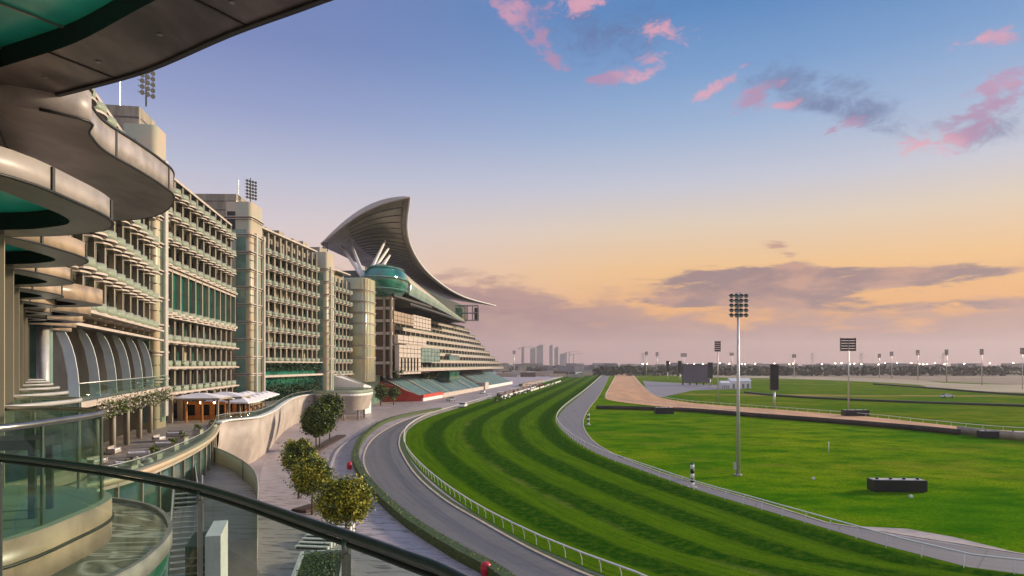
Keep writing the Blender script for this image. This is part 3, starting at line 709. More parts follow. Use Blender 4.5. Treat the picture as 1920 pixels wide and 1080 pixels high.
# wing 2: green curtain glass over two storeys with cream fins
wo2, pt2, L2, ww2, ang2 = w2
mb = MB(); c0, c1 = pt2(0, .55), pt2(L2, .55); b0, b1 = pt2(0, -2), pt2(L2, -2)
mb.prism([c0, c1, b1, b0], 27.2, 34.9, CURT)
mb.build('curtain_wall', wo2)
mb = MB()
for i in range(12):
    p = pt2(i*ww2, .85); mb.box((p[0], p[1], 27.2), (.5, .7, 7.7), STONE, ang2)
for z in (26.75, 34.9):
    mb.prism([pt2(-.5, 1.6), pt2(L2+.5, 1.6), pt2(L2+.5, -2), pt2(-.5, -2)], z, z+.42, SLAB, bot=SOFFIT)
    mb.prism([pt2(-.5, 1.2), pt2(L2+.5, 1.2), pt2(L2+.5, -2), pt2(-.5, -2)], z-.62, z-.22, SLAB, bot=SOFFIT)
for i in range(24):
    p = pt2((i+.5)*ww2/2, .58); mb.box((p[0], p[1], 27.2), (.07, .12, 7.7), DARK, ang2)
p = pt2(L2/2, .6); mb.box((p[0], p[1], 31), (L2, .1, .12), DARK, ang2)
mb.build('glazing_fins', wo2)
# continuous ledges low on wings
for (wobj, zs, dd) in ((w2, (13.0, 17.5, 22.0), 1.75), (w4, (14.4,), 1.7), (w3, (18.8,), 1.8), (w1, (22.0, 23.5), 2.0)):
    o, pt, L, w, ang = wobj; mb = MB()
    for z in zs: mb.prism([pt(-1.5, dd), pt(L+1.5, dd), pt(L+1.5, -1), pt(-1.5, -1)], z-.3, z-.02, SLAB, bot=SOFFIT)
    mb.build('ledge', o)
# wing 1: double height floor with leaning sails above a colonnade
o, pt, L, w, ang = w1
mb = MB()
for i in range(6):
    a = 1.0+i*7.6
    def vplate(prof, mat, th):
        n = len(mb.v); k = len(prof)
        for da in (-th/2, th/2): mb.v.extend([(*pt(a+da, o_), z_) for o_, z_ in prof])
        mb.face([n+q for q in range(k)], mat); mb.face([n+k+q for q in reversed(range(k))], mat)
        for q in range(k): r_ = (q+1) % k; mb.face((n+q, n+k+q, n+k+r_, n+r_), mat)
    vplate([(-1.4, 14.6), (1.0, 14.6), (.9, 17), (.5, 19.5), (-.1, 21.2), (-.3, 21.9), (-1.4, 21.9)], STONE, .4)
    vplate([(-.3, 14.6), (1.9, 14.6)]+[(-.3+2.2*math.cos(math.pi/2*q/8), 14.6+7.3*math.sin(math.pi/2*q/8)) for q in range(1, 9)], SAILG, .2)
mb.build('sail_fin', o, kind='stuff')
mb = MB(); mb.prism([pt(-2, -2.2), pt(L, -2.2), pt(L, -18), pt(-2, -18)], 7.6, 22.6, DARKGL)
mb.prism([pt(-2, 2.8), pt(L+2, 2.8), pt(L+2, -3), pt(-2, -3)], 13.9, 14.5, SLAB, bot=SOFFIT)
mb.build('lower_storey', o)
mb = MB(); mb.wallstrip([pt(a, 2.6) for a in (-2, L*.25, L*.5, L*.75, L+1)], 14.5, 16.2, .05, GLASS_G); mb.tube([(*pt(-2, 2.6), 16.22), (*pt(L+1, 2.6), 16.22)], .05, METAL_L); mb.build('balustrade', o)
for a in (3, 10, 17.5, 25, 33, 41):
    p = pt(a, 1.2); mb = MB(); mb.tube([(p[0], p[1], 7.62), (p[0], p[1], 13.9)], .30, STONE, 14); p = pt(a+1.8, .6); mb.tube([(p[0], p[1], 7.62), (p[0], p[1], 13.9)], .2, STONE2, 12); mb.build('column', o)
# planting on the balustrade edge of wing 1
mb = MB(); rnd = random.Random(31)
for k in range(2600):
    a = rnd.uniform(3, L); q = pt(a, 2.9+rnd.uniform(-.4, .5)); leaf(mb, (q[0], q[1], rnd.uniform(13.0, 14.7)-.8*abs(math.sin(a))), .16, rnd.choice((LEAF_D, LEAF_M, SLAB)), rnd)
mb.build('trailing_plants', o, kind='stuff')

# hotel towers between the wings
def rrect(cx, cy, sx, sy, r, ang, n=6):
    pts = []
    for (qx, qy, a0) in ((1, 1, 0), (-1, 1, 90), (-1, -1, 180), (1, -1, 270)):
        for i in range(n+1):
            a = R(a0+90*i/n); pts.append((qx*(sx/2-r)+r*math.cos(a), qy*(sy/2-r)+r*math.sin(a)))
    co, si = math.cos(ang), math.sin(ang)
    return [(cx+a*co-b*si, cy+a*si+b*co) for a, b in pts]
def tower(cx, cy, sx, sy, ang, z0, z1, label, rings, r=.9, box=None, glass_side=True, mat=STONE2):
    mb = MB(); mb.prism(rrect(cx, cy, sx, sy, r, ang), z0, z1, mat, top=SLAB, smooth=True)
    if box:
        bx, by_, bsx, bsy, bz = box; mb.prism(rrect(bx, by_, bsx, bsy, .3, ang, 2), z0, bz, STONE, top=SLAB)
        for k in range(4): mb.prism(rrect(bx, by_, bsx+.06, bsy+.06, .3, ang, 2), bz-2.0-2.2*k, bz-1.7-2.2*k, SOFFIT)
    o = mb.build('stair_tower', hotel, label=label); ORG[o.name] = ORG[hotel.name]
    mb = MB()
    for z in rings:
        mb.prism(rrect(cx, cy, sx+.5, sy+.5, r+.2, ang), z, z+.22, SLAB, bot=SOFFIT); mb.prism(rrect(cx, cy, sx+1.0, sy+1.0, r+.4, ang), z+.5, z+.72, SLAB, bot=SOFFIT)
    mb.build('ring_ledges', o)
    if glass_side:
        # glass bay on the camera side and the slim window strip on the front
        co, si = math.cos(ang), math.sin(ang)
        q = (cx+co*(sx*.12)+si*(sy/2-.05), cy+si*(sx*.12)-co*(sy/2-.05)); mb = MB(); mb.box((q[0], q[1], z0+1), (sx*.36, .5, z1-z0-8), PALEGL, ang)
        q = (cx+co*(sx/2-.05)-si*0, cy+si*(sx/2-.05)); mb.box((q[0], q[1], z0+1), (.5, sy*.32, z1-z0-9), PALEGL, ang)
        q = (cx-co*(sx*.25)+si*(sy/2+.02), cy-si*(sx*.25)-co*(sy/2+.02)); mb.box((q[0], q[1], z1-7), (sx*.3, .3, 4.5), DARK, ang)
        mb.build('window_strip', o)
    return o
rings = [15+4.4*k for k in range(9)]
tA = tower(-60.2, 112.0, 5.2, 5.5, .18, 7.6, 56.5, 'first pale rounded stone tower right of the nearest balconies', rings, box=(-67.5, 115.5, 11, 8, 60.5))
tB = tower(-69.2, 176.5, 6.6, 9, .03, 7.6, 59.0, 'second stone tower with a brown slatted box on top and a lamp rack', rings+[54.6], box=(-76.5, 177.5, 13, 9, 61.2))
tC = tower(-66.2, 237.5, 6.6, 7.5, -.09, 7.6, 56.5, 'third slim stone tower below the left corner of the sweeping roof', rings, box=(-70, 239.5, 8, 7, 58.5))
tD = tower(-64.2, 275.0, 15.5, 14, -.1, 11, 52.0, 'broad rounded yellow glazed tower next to the grandstand', [20.0, 25.0, 29.5, 33.8, 38.0, 42.4, 46.8], r=2.6, glass_side=False, mat=BRASSY)
mb = MB()
for (cx, cy, z0, z1) in ((-57.5, 109.2, 9, 50), (-65.9, 172, 9, 52), (-62.9, 233.8, 9, 50)):
    for k in range(int((z1-z0)/2.2)): mb.box((cx+.15, cy+.6, z0+k*2.2), (.12, 3.4, .12), DARK, .05)
mb.build('window_transom', hotel, kind='stuff')
# white vertical pipes running down the front of towers
for (px, py) in ((-57.2, 112.5), (-65.6, 175), (-65.5, 180), (-62.7, 236)):
    mb = MB(); mb.box((px, py, 9.5), (.7, .9, 42), METAL_L, 0.0); mb.build('riser_pipe', hotel)
mb = MB(); dpl = rrect(-64.2, 275.0, 15.6, 14.1, 2.6, -.1)
for k in range(0, len(dpl), 2): mb.box((dpl[k][0], dpl[k][1], 11.2), (.22, .22, 40.6), SLAB)
for k in range(9): q = (-64.2+15.6*(k/8-.5), 275-7.1); mb.box((q[0]+.7, q[1]+.8-(k/8-.5)*1.5, 11.2), (.22, .3, 40.6), SLAB)
mb.build('tower_mullions', hotel, kind='stuff')
# roof top bits on wing 3
mb = MB()
for (px, py, sx, sy, h) in ((-74, 192, 5, 6, 2.6), (-73.5, 201, 4, 5, 1.4), (-73, 209, 5, 5, 2.0), (-72, 219, 6, 7, 1.2), (-71.5, 228, 5, 5, 2.2)): mb = MB(); mb.box((px, py, 56.5), (sx, sy, h), STONE); mb.build('roof_plant', hotel)
mb = MB(); mb.bar((-73, 189, 60), (-70, 189, 59.0), 1.2, .12, SLAB); mb.box((-73, 189, 56.5), (.2, .2, 3.4), METAL_L)
mb.build('roof_canopy', hotel)

# lower glazed garden floors of wing 3
o3, pt3, L3, ww3, ang3 = w3
mb = MB(); mb.prism([pt3(-3, -.6), pt3(L3+2, -.6), pt3(L3+2, -12), pt3(-3, -12)], 7.6, 18.4, CURT); mb.build('garden_glazing', o3)
mb = MB(); mb.prism([pt3(-3, 1.9), pt3(L3+2, 1.9), pt3(L3+2, -.6), pt3(-3, -.6)], 14.3, 14.9, SLAB, bot=SOFFIT); mb.build('ledge', o3)
mb = MB(); rnd = random.Random(5)
for k in range(9000):
    a = rnd.uniform(-2, L3+1); top = rnd.random() < .35
    z = rnd.uniform(16.2, 18.2) if top else 7.8+abs(rnd.gauss(0, 1))*2.4
    if z > 18.4 or (14.0 < z < 15): continue
    q = pt3(a, (.4 if top else .8)+rnd.uniform(-.7, 1.0)); leaf(mb, (q[0], q[1], z), .34, rnd.choice((LEAF_T, LEAF_D, LEAF_T)), rnd)
mb.build('facade_planting', o3, kind='stuff')
# greenery along lower balconies of wing 2
mb = MB()
for k in range(3800):
    a = rnd.uniform(0, L2-4); z = rnd.choice((13.2, 17.7)); q = pt2(a, 1.1+rnd.uniform(-.3, .4)); leaf(mb, (q[0], q[1], z+rnd.uniform(0, .9)), .17, rnd.choice((LEAF_T, LEAF_D, LEAF_M)), rnd)
mb.build('balcony_planting', wo2, kind='stuff')
# low plinth storeys behind the terrace
mb = MB(); mb.prism([pt2(-5, -2.0), pt2(L2+4, -2.0), pt2(L2+4, -14), pt2(-5, -14)], 7.6, 13.0, WIN_D); mb.build('ground_storey', wo2)
for i in range(10):
    p = pt2(i*5.4, .6); mb = MB(); mb.box((p[0], p[1], 7.6), (.8, .8, 5.2), STONE, ang2); mb.build('column', wo2)

# ------------------------------------------------------------------ near wing: big rounded terraces
TILEG = pbr('terrace_tiles', (.40, .50, .38), .5, var=.2, scale=.5, spec=.4)
def inset(pts, d):
    q = offset(pts, d); c = (sum(p[0] for p in pts)/len(pts), sum(p[1] for p in pts)/len(pts))
    if sum(math.dist(a, c) for a in q) > sum(math.dist(a, c) for a in pts): q = offset(pts, -d)
    return q
base_lobe = cat([(-13.5, 5.2), (-10, 5.0), (-7.2, 5.9), (-5.9, 7.6), (-5.85, 9.2), (-6.15, 10.5), (-7.0, 11.2), (-8.6, 11.5), (-13.5, 11.4)], 5)
SH = (-2.72, 3.75)
wallp = []
nw = MB()
for i in range(7):
    q = (-8.4+SH[0]*i*.95, 11.3+SH[1]*i); wallp.append(q)
tn = (-.575, .818); nn = (.818, .575)
# back wall glass and fins
for i, q in enumerate(wallp):
    c = (q[0]-nn[0]*2.2, q[1]-nn[1]*2.2)
    nw.box((c[0], c[1], 11.0), (4.4, .38, 9.1), STONE, math.atan2(nn[1], nn[0]))
b0 = (wallp[0][0]-nn[0]*4.2-tn[0]*16, wallp[0][1]-nn[1]*4.2-tn[1]*16); b1 = (wallp[-1][0]-nn[0]*4.2+tn[0]*1, wallp[-1][1]-nn[1]*4.2+tn[1]*1)
nw.prism([b0, b1, (b1[0]-6, b1[1]-4), (b0[0]-6, b0[1]-4)], 2.0, 24.5, WIN)
nwo = nw.build('wing', hotel, label='near end wing with big circular terraces and green glass'); ORG[nwo.name] = ORG[hotel.name]
for i in range(7):
    lb = [(p[0]+SH[0]*i, p[1]+SH[1]*i) for p in base_lobe]
    lbc = lb+[(lb[-1][0]-3, lb[-1][1]), (lb[0][0]-3, lb[0][1])]
    front = lb[4:-4]
    for (zz, th, isdeck) in ((20.15, .34, False), (15.35, .62, True)):
        mb = MB(); cc = (lb[0][0]*.5+lb[len(lb)//2][0]*.5-1.0, (lb[0][1]+lb[-1][1])/2)
        inn = inset(lb, .55); inn = inn+[(inn[-1][0]-2, inn[-1][1]), (inn[0][0]-2, inn[0][1])]
        mb.ringslab(lbc, zz, zz+th, FASCIA_W if isdeck or i > 0 else FASCIA, SOFFIT, SOFFG, rec=.28 if not isdeck else .4, top=(TILEG if isdeck else SLAB), inn=inn)
        o = mb.build('terrace_slab', nwo); ORG[o.name] = ORG[hotel.name]
        mb = MB(); mb.wallstrip(offset(lb, .012), *((zz+.30, zz+.335) if isdeck else (zz+.0, zz+.03)), .04, DARK)
        for k in (range(6, len(lb)-5, 6) if not isdeck else ()):
            mb.box((lb[k][0], lb[k][1], zz+.01), (.05, .05, th-.02), DARK)
        mb.build('joint', o)
    mb = MB(); fr = offset(lb, -.12)[2:-2]; mb.wallstrip(fr, 15.98, 17.22, .03, GLASS_G); o = mb.build('balustrade_glass', nwo)
    mb = MB(); mb.tube([(p[0], p[1], 17.26) for p in fr], .045, METAL_L if i else METAL, 8)
    for k in range(4, len(fr)-2, 6): mb.box((fr[k][0], fr[k][1], 15.98), (.03, .03, 1.24), METAL)
    mb.build('top_rail', nwo)
# upper roof terraces (one sweeping over the viewer, one beyond it)
S1 = cat([(-26, 20.5), (-17, 19.3), (-13.7, 18.3), (-12.0, 17.2), (-10.5, 16.5), (-8.25, 15.4), (-5.65, 13.7), (-3.5, 12.46), (-1.0, 10.9), (1.2, 8.0), (2.4, 4.5), (2.2, 0), (-.5, -5), (-6, -8)], 5)+[(-26, -8)]
mb = MB(); S1i = offset(S1[:-1], -1.5)+[(-26, -8)]; S1i = S1i if S1i[20][1] < S1[20][1] else offset(S1[:-1], 1.5)+[(-26, -8)]
mb.ringslab(S1, 24.65, 25.45, FASCIA, SOFFIT, SOFFG, rec=.45, inn=S1i); s1 = mb.build('roof_terrace', nwo, label='sweeping concrete slab edge overhead'); ORG[s1.name] = ORG[hotel.name]
mb = MB(); mb.wallstrip(S1[8:60], 24.60, 24.66, .12, DARK)
cx, cy = -16, 4
for k in range(7, 62, 8):
    p = S1[k]; q = S1i[k]; mb.bar((p[0], p[1], 24.645), (q[0], q[1], 24.645), .05, .03, DARK)
mb.build('joint', s1)
S2 = cat([(-26, 15.5), (-14, 15.8), (-10.9, 17.1), (-11.35, 18.3), (-11.8, 19.75), (-11.9, 21.6), (-12.1, 23.6), (-12.5, 25.2), (-14.0, 27.5), (-16.0, 29.0), (-19, 29.3), (-26, 29)], 5)
mb = MB(); mb.ringslab(S2, 24.15, 25.0, FASCIA, SOFFIT, DARK, inner=.62, rec=.3, cen=(-20, 22.5)); s2 = mb.build('roof_terrace', nwo, label='second rounded slab with a pale curved edge'); ORG[s2.name] = ORG[hotel.name]
mb = MB(); mb.tube([(p[0], p[1], 25.03) for p in S2[8:-4]], .05, DARK, 6); mb.tube([(p[0], p[1], 24.17) for p in offset(S2, .02)[8:-4]], .04, DARK, 6)
for k in (22, 32, 40): mb.box((S2[k][0], S2[k][1], 24.2), (.05, .08, .8), DARK)
mb.build('edge_trim', s2)
for k in range(12, 56, 4):
    p = S1[k]; q = S1i[k]; m_ = ((p[0]+q[0])/2, (p[1]+q[1])/2); mb = MB(); mb.tube([(m_[0], m_[1], 24.63), (m_[0], m_[1], 24.66)], .06, METAL, 10); mb.build('downlight', s1)
mb = MB()
for k in range(14, 30, 5):
    p = S1i[k]; mb.bar((p[0], p[1], 25.08), (-16+(p[0]+16)*.3, 4+(p[1]-4)*.3, 25.08), .07, .05, PALEGL)
mb.build('glazing_bars', s1, kind='stuff')
# glass fin and sculptural vents standing on the second slab
mb = MB(); mb.box((-12.5, 19.2, 25.0), (.8, .05, 2.6), GLASS_B, .6); mb.build('glass_screen', s2)
# soffit wall between levels
mb = MB(); mb.prism([(-26, 8), (-9.3, 8.6), (-10.8, 13), (-13.5, 18), (-17.8, 25), (-26, 31)], 20.66, 24.1, SOFFIT); mb.build('core_wall', nwo)
# lobes farther along on the upper level, small
for i in range(2, 7):
    lb = [(p[0]+SH[0]*i*1.45-2.6, p[1]+SH[1]*i*1.5+6) for p in base_lobe]; lbc = lb+[(lb[-1][0]-3, lb[-1][1]), (lb[0][0]-3, lb[0][1])]
    for zz in (20.4,):
        mb = MB(); mb.ringslab(lbc, zz, zz+.6, FASCIA_W, SOFFIT, DARK, inner=.7, rec=.3, top=SLAB); mb.build('terrace_slab', nwo)
# pale column and panel at the end of the near wing
mb = MB(); mb.box((-31.0, 43.5, 7.6), (2.6, 1.0, 13.2), STONE2, .3); mb.tube([(-29.2, 42.5, 7.6), (-29.2, 42.5, 21.0)], .35, METAL_L, 12); mb.box((-29.9, 43.3, 7.6), (1.2, .5, 13), PALEGL, .3); mb.build('end_column', nwo)
# lower marble-topped terrace
LOW = cat([(-20, 12), (-12.5, 14.2), (-10.3, 17.0), (-10.6, 20.5), (-11.9, 23.6), (-14.2, 26.4), (-17.5, 28.0), (-22, 28.5), (-26, 27)], 6)
mb = MB(); mb.prism(LOW+[(-28, 12)], 10.6, 12.5, CURT, top=MARBLE, bot=SOFFIT, smooth=True); lw = mb.build('lower_terrace', nwo, label='marbled lower terrace roof below the near glass balcony'); ORG[lw.name] = ORG[hotel.name]
mb = MB(); mb.wallstrip(offset(LOW, .03), 12.1, 12.62, .14, FASCIA); mb.build('edge_band', lw)

# our own deck under the camera
deck = cat([(-6.5, 5.3), (-5.2, 5.0), (-4.05, 4.6), (-2.9, 5.6-.02), (-2.9, 5.59)], 1)
RZ = 17.28
def PR(u, v): Y = (H-RZ)*1280/(v-683); return ((u-960)*Y/1280, Y)
rp = cat([(-7.2, 6.6), PR(-120, 836), PR(0, 850), PR(190, 873), PR(375, 907), PR(600, 978), PR(760, 1032), PR(880, 1082), (.55, 1.2), (1.0, .2)], 8)
dk = [(p[0], p[1]) for p in offset(rp, .12)]
mb = MB(); mb.prism(dk+[(1.0, -4), (-9, -4), (-9, 5)], 15.6, 16.1, FASCIA_W, top=CONC, bot=SOFFIT); mb.build('viewing_deck', nwo)
root = empty('glass_balustrade', (PR(375, 907)[0], PR(375, 907)[1], 16.1), 'curved glass balustrade with dark metal handrail across the lower left foreground', 'balustrade')
mb = MB(); mb.tube([(p[0], p[1], RZ-.02) for p in rp], .024, HANDR, 14); mb.tube([(p[0], p[1], RZ-.06) for p in rp], .013, pbr('rail_channel', (.05, .055, .05), .4, metal=.5), 8); mb.build('handrail', root)
def near_i(q): return min(range(len(rp)), key=lambda i: math.dist(rp[i], q))
cuts = [0, near_i(PR(8, 851)), near_i(PR(375, 907)), near_i(PR(645, 994)), len(rp)-1]
for a, b in zip(cuts, cuts[1:]):
    seg = rp[a:b+1]; seg = resample(seg, 10); seg[0] = tuple(seg[0][k]*.99+seg[1][k]*.01 for k in (0, 1)); mb = MB(); mb.wallstrip(seg, 16.12, RZ-.07, .012, GLASS_G); mb.build('glass_panel', root)
for a in cuts[1:-1]:
    p = rp[a]; mb = MB(); mb.box((p[0], p[1], 16.1), (.028, .05, RZ-16.2), METAL, .5); mb.tube([(p[0], p[1], RZ-.12), (p[0], p[1], RZ-.04)], .02, METAL, 8); mb.build('post', root)

# dark chair on the neighbouring terrace
root = empty('terrace_chair', (-6.75, 9.2, 15.97), 'dark square-framed chair standing on the near round terrace', 'chair')
cxp, cyp = -6.75, 9.2
mb = MB(); mb.box((cxp, cyp, 16.62), (.62, .58, .09), DARK, .3); mb.build('seat', root)
for (a, b) in ((-.27, -.25), (.27, -.25), (.27, .25), (-.27, .25)):
    co, si = math.cos(.3), math.sin(.3); mb = MB(); mb.box((cxp+a*co-b*si, cyp+a*si+b*co, 15.97), (.06, .06, .66), DARK, .3); mb.build('leg', root)
co, si = math.cos(.3), math.sin(.3); mb = MB()
for k in range(4): mb.box((cxp-.27*co, cyp-.27*si, 16.78+k*.16), (.05, .58, .09), DARK, .3)
for b in (-.27, .27): mb.box((cxp-.27*co-b*si, cyp-.27*si+b*co, 16.7), (.06, .05, .72), DARK, .3)
mb.build('backrest', root); root.scale = (1.3, 1.3, 1.4)

# ------------------------------------------------------------------ hotel terrace with curved cream wall
T = 7.6
edge = cat([(-40, 44), (-36.5, 54), (-35, 62), (-36.8, 75), (-41, 92), (-46.8, 108), (-48.4, 112), (-49.0, 117), (-47.3, 121), (-46.7, 125.5), (-49.8, 142), (-55, 162), (-61.2, 188), (-64.3, 207), (-64.0, 222)], 8)
mb = MB(); mb.prism(edge+[(-85, 230), (-85, 40)], T-.5, T, CREAM, top=PAVE_G, bot=SOFFIT); mb.build('terrace', kind='structure')
wallpts = [p for p in edge if p[1] > 111.9]
root = empty('curved_wall', (-47, 122, 0), 'tall curved cream retaining wall with a white coping below the restaurant terrace', 'wall')
mb = MB(); n0 = 0
hull = offset(wallpts, .25); hb = offset(wallpts, -.7)
for lvl, (zz, off) in enumerate(((.02, -.9), (2.5, -.2), (5.2, .25), (8.25, .45))):
    for p in offset(wallpts, off): mb.v.append((p[0], p[1], zz))
K = len(wallpts)
for l in range(3):
    for i in range(K-1): mb.face((l*K+i, l*K+i+1, (l+1)*K+i+1, (l+1)*K+i), CREAM, True)
m0 = len(mb.v)
for p in offset(wallpts, -1.2): mb.v.append((p[0], p[1], .02))
for p in offset(wallpts, -.1): mb.v.append((p[0], p[1], 8.25))
for i in range(K-1): mb.face((3*K+i, 3*K+i+1, m0+K+i+1, m0+K+i), CREAM); mb.face((m0+i, m0+K+i, m0+K+i+1, m0+i+1), CREAM)
mb.build('wall', root)
mb = MB(); mb.wallstrip(offset(wallpts, .2), 8.25, 8.55, 1.1, WHITE); mb.build('coping', root)
mb = MB(); mb.wallstrip(offset(wallpts, -.1), 8.55, 9.5, .04, GLASS_G); mb.tube([(p[0], p[1], 9.52) for p in offset(wallpts, -.1)], .04, METAL_L, 5); mb.build('glass_parapet', root)
# near terrace edge parapet
np_ = [p for p in edge if p[1] < 112]
mb = MB(); mb.wallstrip(offset(np_, -.4), .02, T-.02, .3, pbr('court_glazing', (.05, .12, .10), .12, var=.5, scale=.2, spec=.8));
for q in resample(np_, 16): mb.box((q[0]-.2, q[1], .02), (.35, .35, T-.05), STONE, .3)
if 1: mb.wallstrip(offset(np_, .05), T, T+.5, .9, STONE2); mb.build('retaining_wall', label='green glazed lower wall with pale posts under the lounge terrace edge', cat='wall')
mb = MB(); mb.wallstrip(offset(np_, -.1), T+.5, T+1.5, .04, GLASS_G); mb.tube([(p[0], p[1], T+1.52) for p in offset(np_, -.1)], .04, METAL_L, 5)
mb.build('terrace_balustrade', label='green glass balustrade along the edge of the lounge terrace', cat='balustrade')
# glass enclosure of the stair corner, in front of the cream wall
enc = cat([P(370, 905, 5.5), P(366, 860, 5.5), P(380, 835, 5.5), P(430, 850, 5.5), P(478, 885, 5.5), P(482, 960, 5.5)], 6)
root = empty('stair_balustrade', (enc[0][0], enc[0][1], 4.5), 'curved green glass balustrade around the stair opening below the cream wall', 'balustrade')
mb = MB(); mb.wallstrip(enc, 3.2, 5.5, .05, GLASS_B); mb.build('glass', root)
mb = MB(); mb.tube([(p[0], p[1], 5.53) for p in enc], .06, METAL_L, 6)
mb.build('rail', root)
for k in (3, 9, 15, 21, 27):
    mb = MB(); mb.box((enc[k][0], enc[k][1], 3.2), (.12, .12, 2.3), DARK); mb.build('post', root)
mb = MB(); mb.prism(enc+[(-36, 50), (-36, 62)], .05, 3.25, CREAM, top=PAVE_G); mb.build('stair_platform', kind='structure')

mb = MB(); rr_ = random.Random(8)
for k in range(46):
    q = (-36.4-rr_.uniform(0, 2.4)-max(0, (rr_.random()-.5)), 60+rr_.uniform(0, 14)); r_ = rr_.uniform(.25, .6); mb.sphere((q[0]-(q[1]-60)*.12, q[1], T+.1), r_, rr_.choice((CREAM, STONE, SLAB)), 6, 4, zs=rr_.uniform(.6, 1.1))
mb.build('rock_bed', label='bed of rounded pale boulders on the lounge terrace edge', cat='rocks', kind='stuff')
# restaurant pavilions
def pavilion(cx, cy, sx, sy, h, ang, label, posts=4, name='pavilion', flat=False):
    root = empty(name, (cx, cy, T), label, 'pavilion', 'timber pavilions on the restaurant terrace')
    co, si = math.cos(ang), math.sin(ang); W = lambda a, b: (cx+a*co-b*si, cy+a*si+b*co)
    mb = MB(); mb.prism([W(-sx/2-.5, -sy/2-.5), W(sx/2+.5, -sy/2-.5), W(sx/2+.5, sy/2+.5), W(-sx/2-.5, sy/2+.5)], T+h, T+h+.3, STONE, bot=WOOD)
    a = [(*W(-sx/2-.6, -sy/2-.6), T+h+.3), (*W(sx/2+.6, -sy/2-.6), T+h+.3), (*W(sx/2+.6, sy/2+.6), T+h+.3), (*W(-sx/2-.6, sy/2+.6), T+h+.3)]
    b = [(*W(-sx*.1, -sy*.1), T+h+1.1), (*W(sx*.1, -sy*.1), T+h+1.1), (*W(sx*.1, sy*.1), T+h+1.1), (*W(-sx*.1, sy*.1), T+h+1.1)]
    for i in range(4): j = (i+1) % 4; mb.quad(a[i], a[j], b[j], b[i], WHITEM)
    mb.quad(*b, WHITEM); mb.build('roof', root)
    for i in range(posts):
        for s in (-1, 1):
            p = W(-sx/2+sx*i/(posts-1), s*sy/2); mb = MB(); mb.box((p[0], p[1], T), (.32, .32, h), STONE if i in (0, posts-1) else ORANGE, ang); mb.build('post', root)
    mb = MB(); p = W(0, sy*.38); mb.box((p[0], p[1], T), (sx*.9, .15, h-.6), ORANGE, ang)
    for k in (-.32, 0, .32): p = W(sx*k, sy*.38-.1); mb.box((p[0], p[1], T+.8), (sx*.2, .1, h-2.0), WIN_D, ang)
    mb.build('back_wall', root)
    for k in (-.3, 0, .3):
        mb = MB(); p = W(sx*k, 0); mb.sphere((p[0], p[1], T+h-.7), .2, GLOW, 8, 6)
        mb.tube([(p[0], p[1], T+h-.52), (p[0], p[1], T+h)], .02, DARK, 4); mb.build('lantern', root)
    return root
pavilion(-57.5, 126, 8.2, 6.5, 4.0, .1, 'square timber pavilion with warm lamps and a pale roof, nearest on the terrace')
pavilion(-57.2, 136, 7.5, 6, 3.8, .1, 'timber pavilion second from the near end, behind the square one')
# row of white awnings
k = 0
names = ['nearest', 'second', 'third', 'fourth', 'fifth', 'sixth']
for i in range(6):
    for s in (0, 1):
        cx = -53.0-1.35*i-4.4*s; cy = 134+6.3*i
        root = empty('market_parasol', (cx, cy, T), '%s square white parasol of the row %s' % (names[i], 'along the terrace edge' if s == 0 else 'on the hotel side'), 'parasol', 'white parasols over the restaurant tables')
        mb = MB(); z0 = T+3.1; hw = 2.35
        c = [(cx-hw, cy-hw*1.3, z0), (cx+hw, cy-hw*1.3, z0), (cx+hw, cy+hw*1.3, z0), (cx-hw, cy+hw*1.3, z0)]
        for a in range(4): mb.face((len(mb.v), len(mb.v)+1, len(mb.v)+2), WHITEM); mb.v += [c[a], c[(a+1) % 4], (cx, cy, z0+.9)]
        for a in range(4): p, q = c[a], c[(a+1) % 4]; mb.quad((p[0], p[1], z0-.25), (q[0], q[1], z0-.25), q, p, WHITEM)
        mb.build('canopy', root)
        mb = MB(); mb.tube([(cx, cy, T), (cx, cy, z0+.85)], .06, WOOD, 8); mb.box((cx, cy, T), (.8, .8, .12), DARK); mb.build('pole', root)
# restaurant tables and chairs beneath: table tops and seats
def table_set():
    root = empty('dining_table', (0, 0, 0), '', 'table', 'dining tables under the white parasols')
    mb = MB(); mb.tube([(0, 0, .72), (0, 0, .76)], .5, WOOD, 14); mb.build('table_top', root, loc=(0, 0, 0))
    mb = MB(); mb.tube([(0, 0, 0), (0, 0, .72)], .05, DARK, 8); mb.tube([(0, 0, 0), (0, 0, .04)], .28, DARK, 12); mb.build('pedestal', root)
    return root
tb = table_set(); tl = []
for i in range(6):
    for s in (0, 1): tl.append((-53.4-1.35*i-4.4*s, 133+6.3*i))
for i, (a, b) in enumerate(tl):
    r = tb if i == 0 else dup(tb, (0, 0, 0))
    r.location = (a-.9, b+.6, T); r['label'] = 'round wooden dining table under the %s parasol of the %s row' % (names[i//2], 'edge' if i % 2 == 0 else 'hotel side')
def chair():
    root = empty('dining_chair', (0, 0, 0), '', 'chair', 'orange chairs at the parasol tables')
    mb = MB(); mb.box((0, 0, .42), (.48, .48, .08), ORANGE); mb.build('seat', root)
    mb = MB(); mb.box((0, .22, .5), (.46, .05, .45), ORANGE); mb.build('backrest', root)
    for a in (-1, 1):
        for b in (-1, 1): mb = MB(); mb.box((a*.2, b*.2, 0), (.05, .05, .42), WOOD); mb.build('leg', root)
    return root
ch = chair(); first = True
for i, (a, b) in enumerate(tl):
    for k in (0, 1, 2):
        th = k*2.1+i; r = ch if first else dup(ch, (0, 0, 0)); first = False
        r.location = (a-.9+math.cos(th)*.95, b+.6+math.sin(th)*.95, T); r.rotation_euler = (0, 0, th-math.pi/2)
        r['label'] = ('orange chair on the track side', 'orange chair on the far side', 'orange chair on the near side')[k]+' of the table under the %s parasol, %s row' % (names[i//2], 'edge' if i % 2 == 0 else 'hotel side')
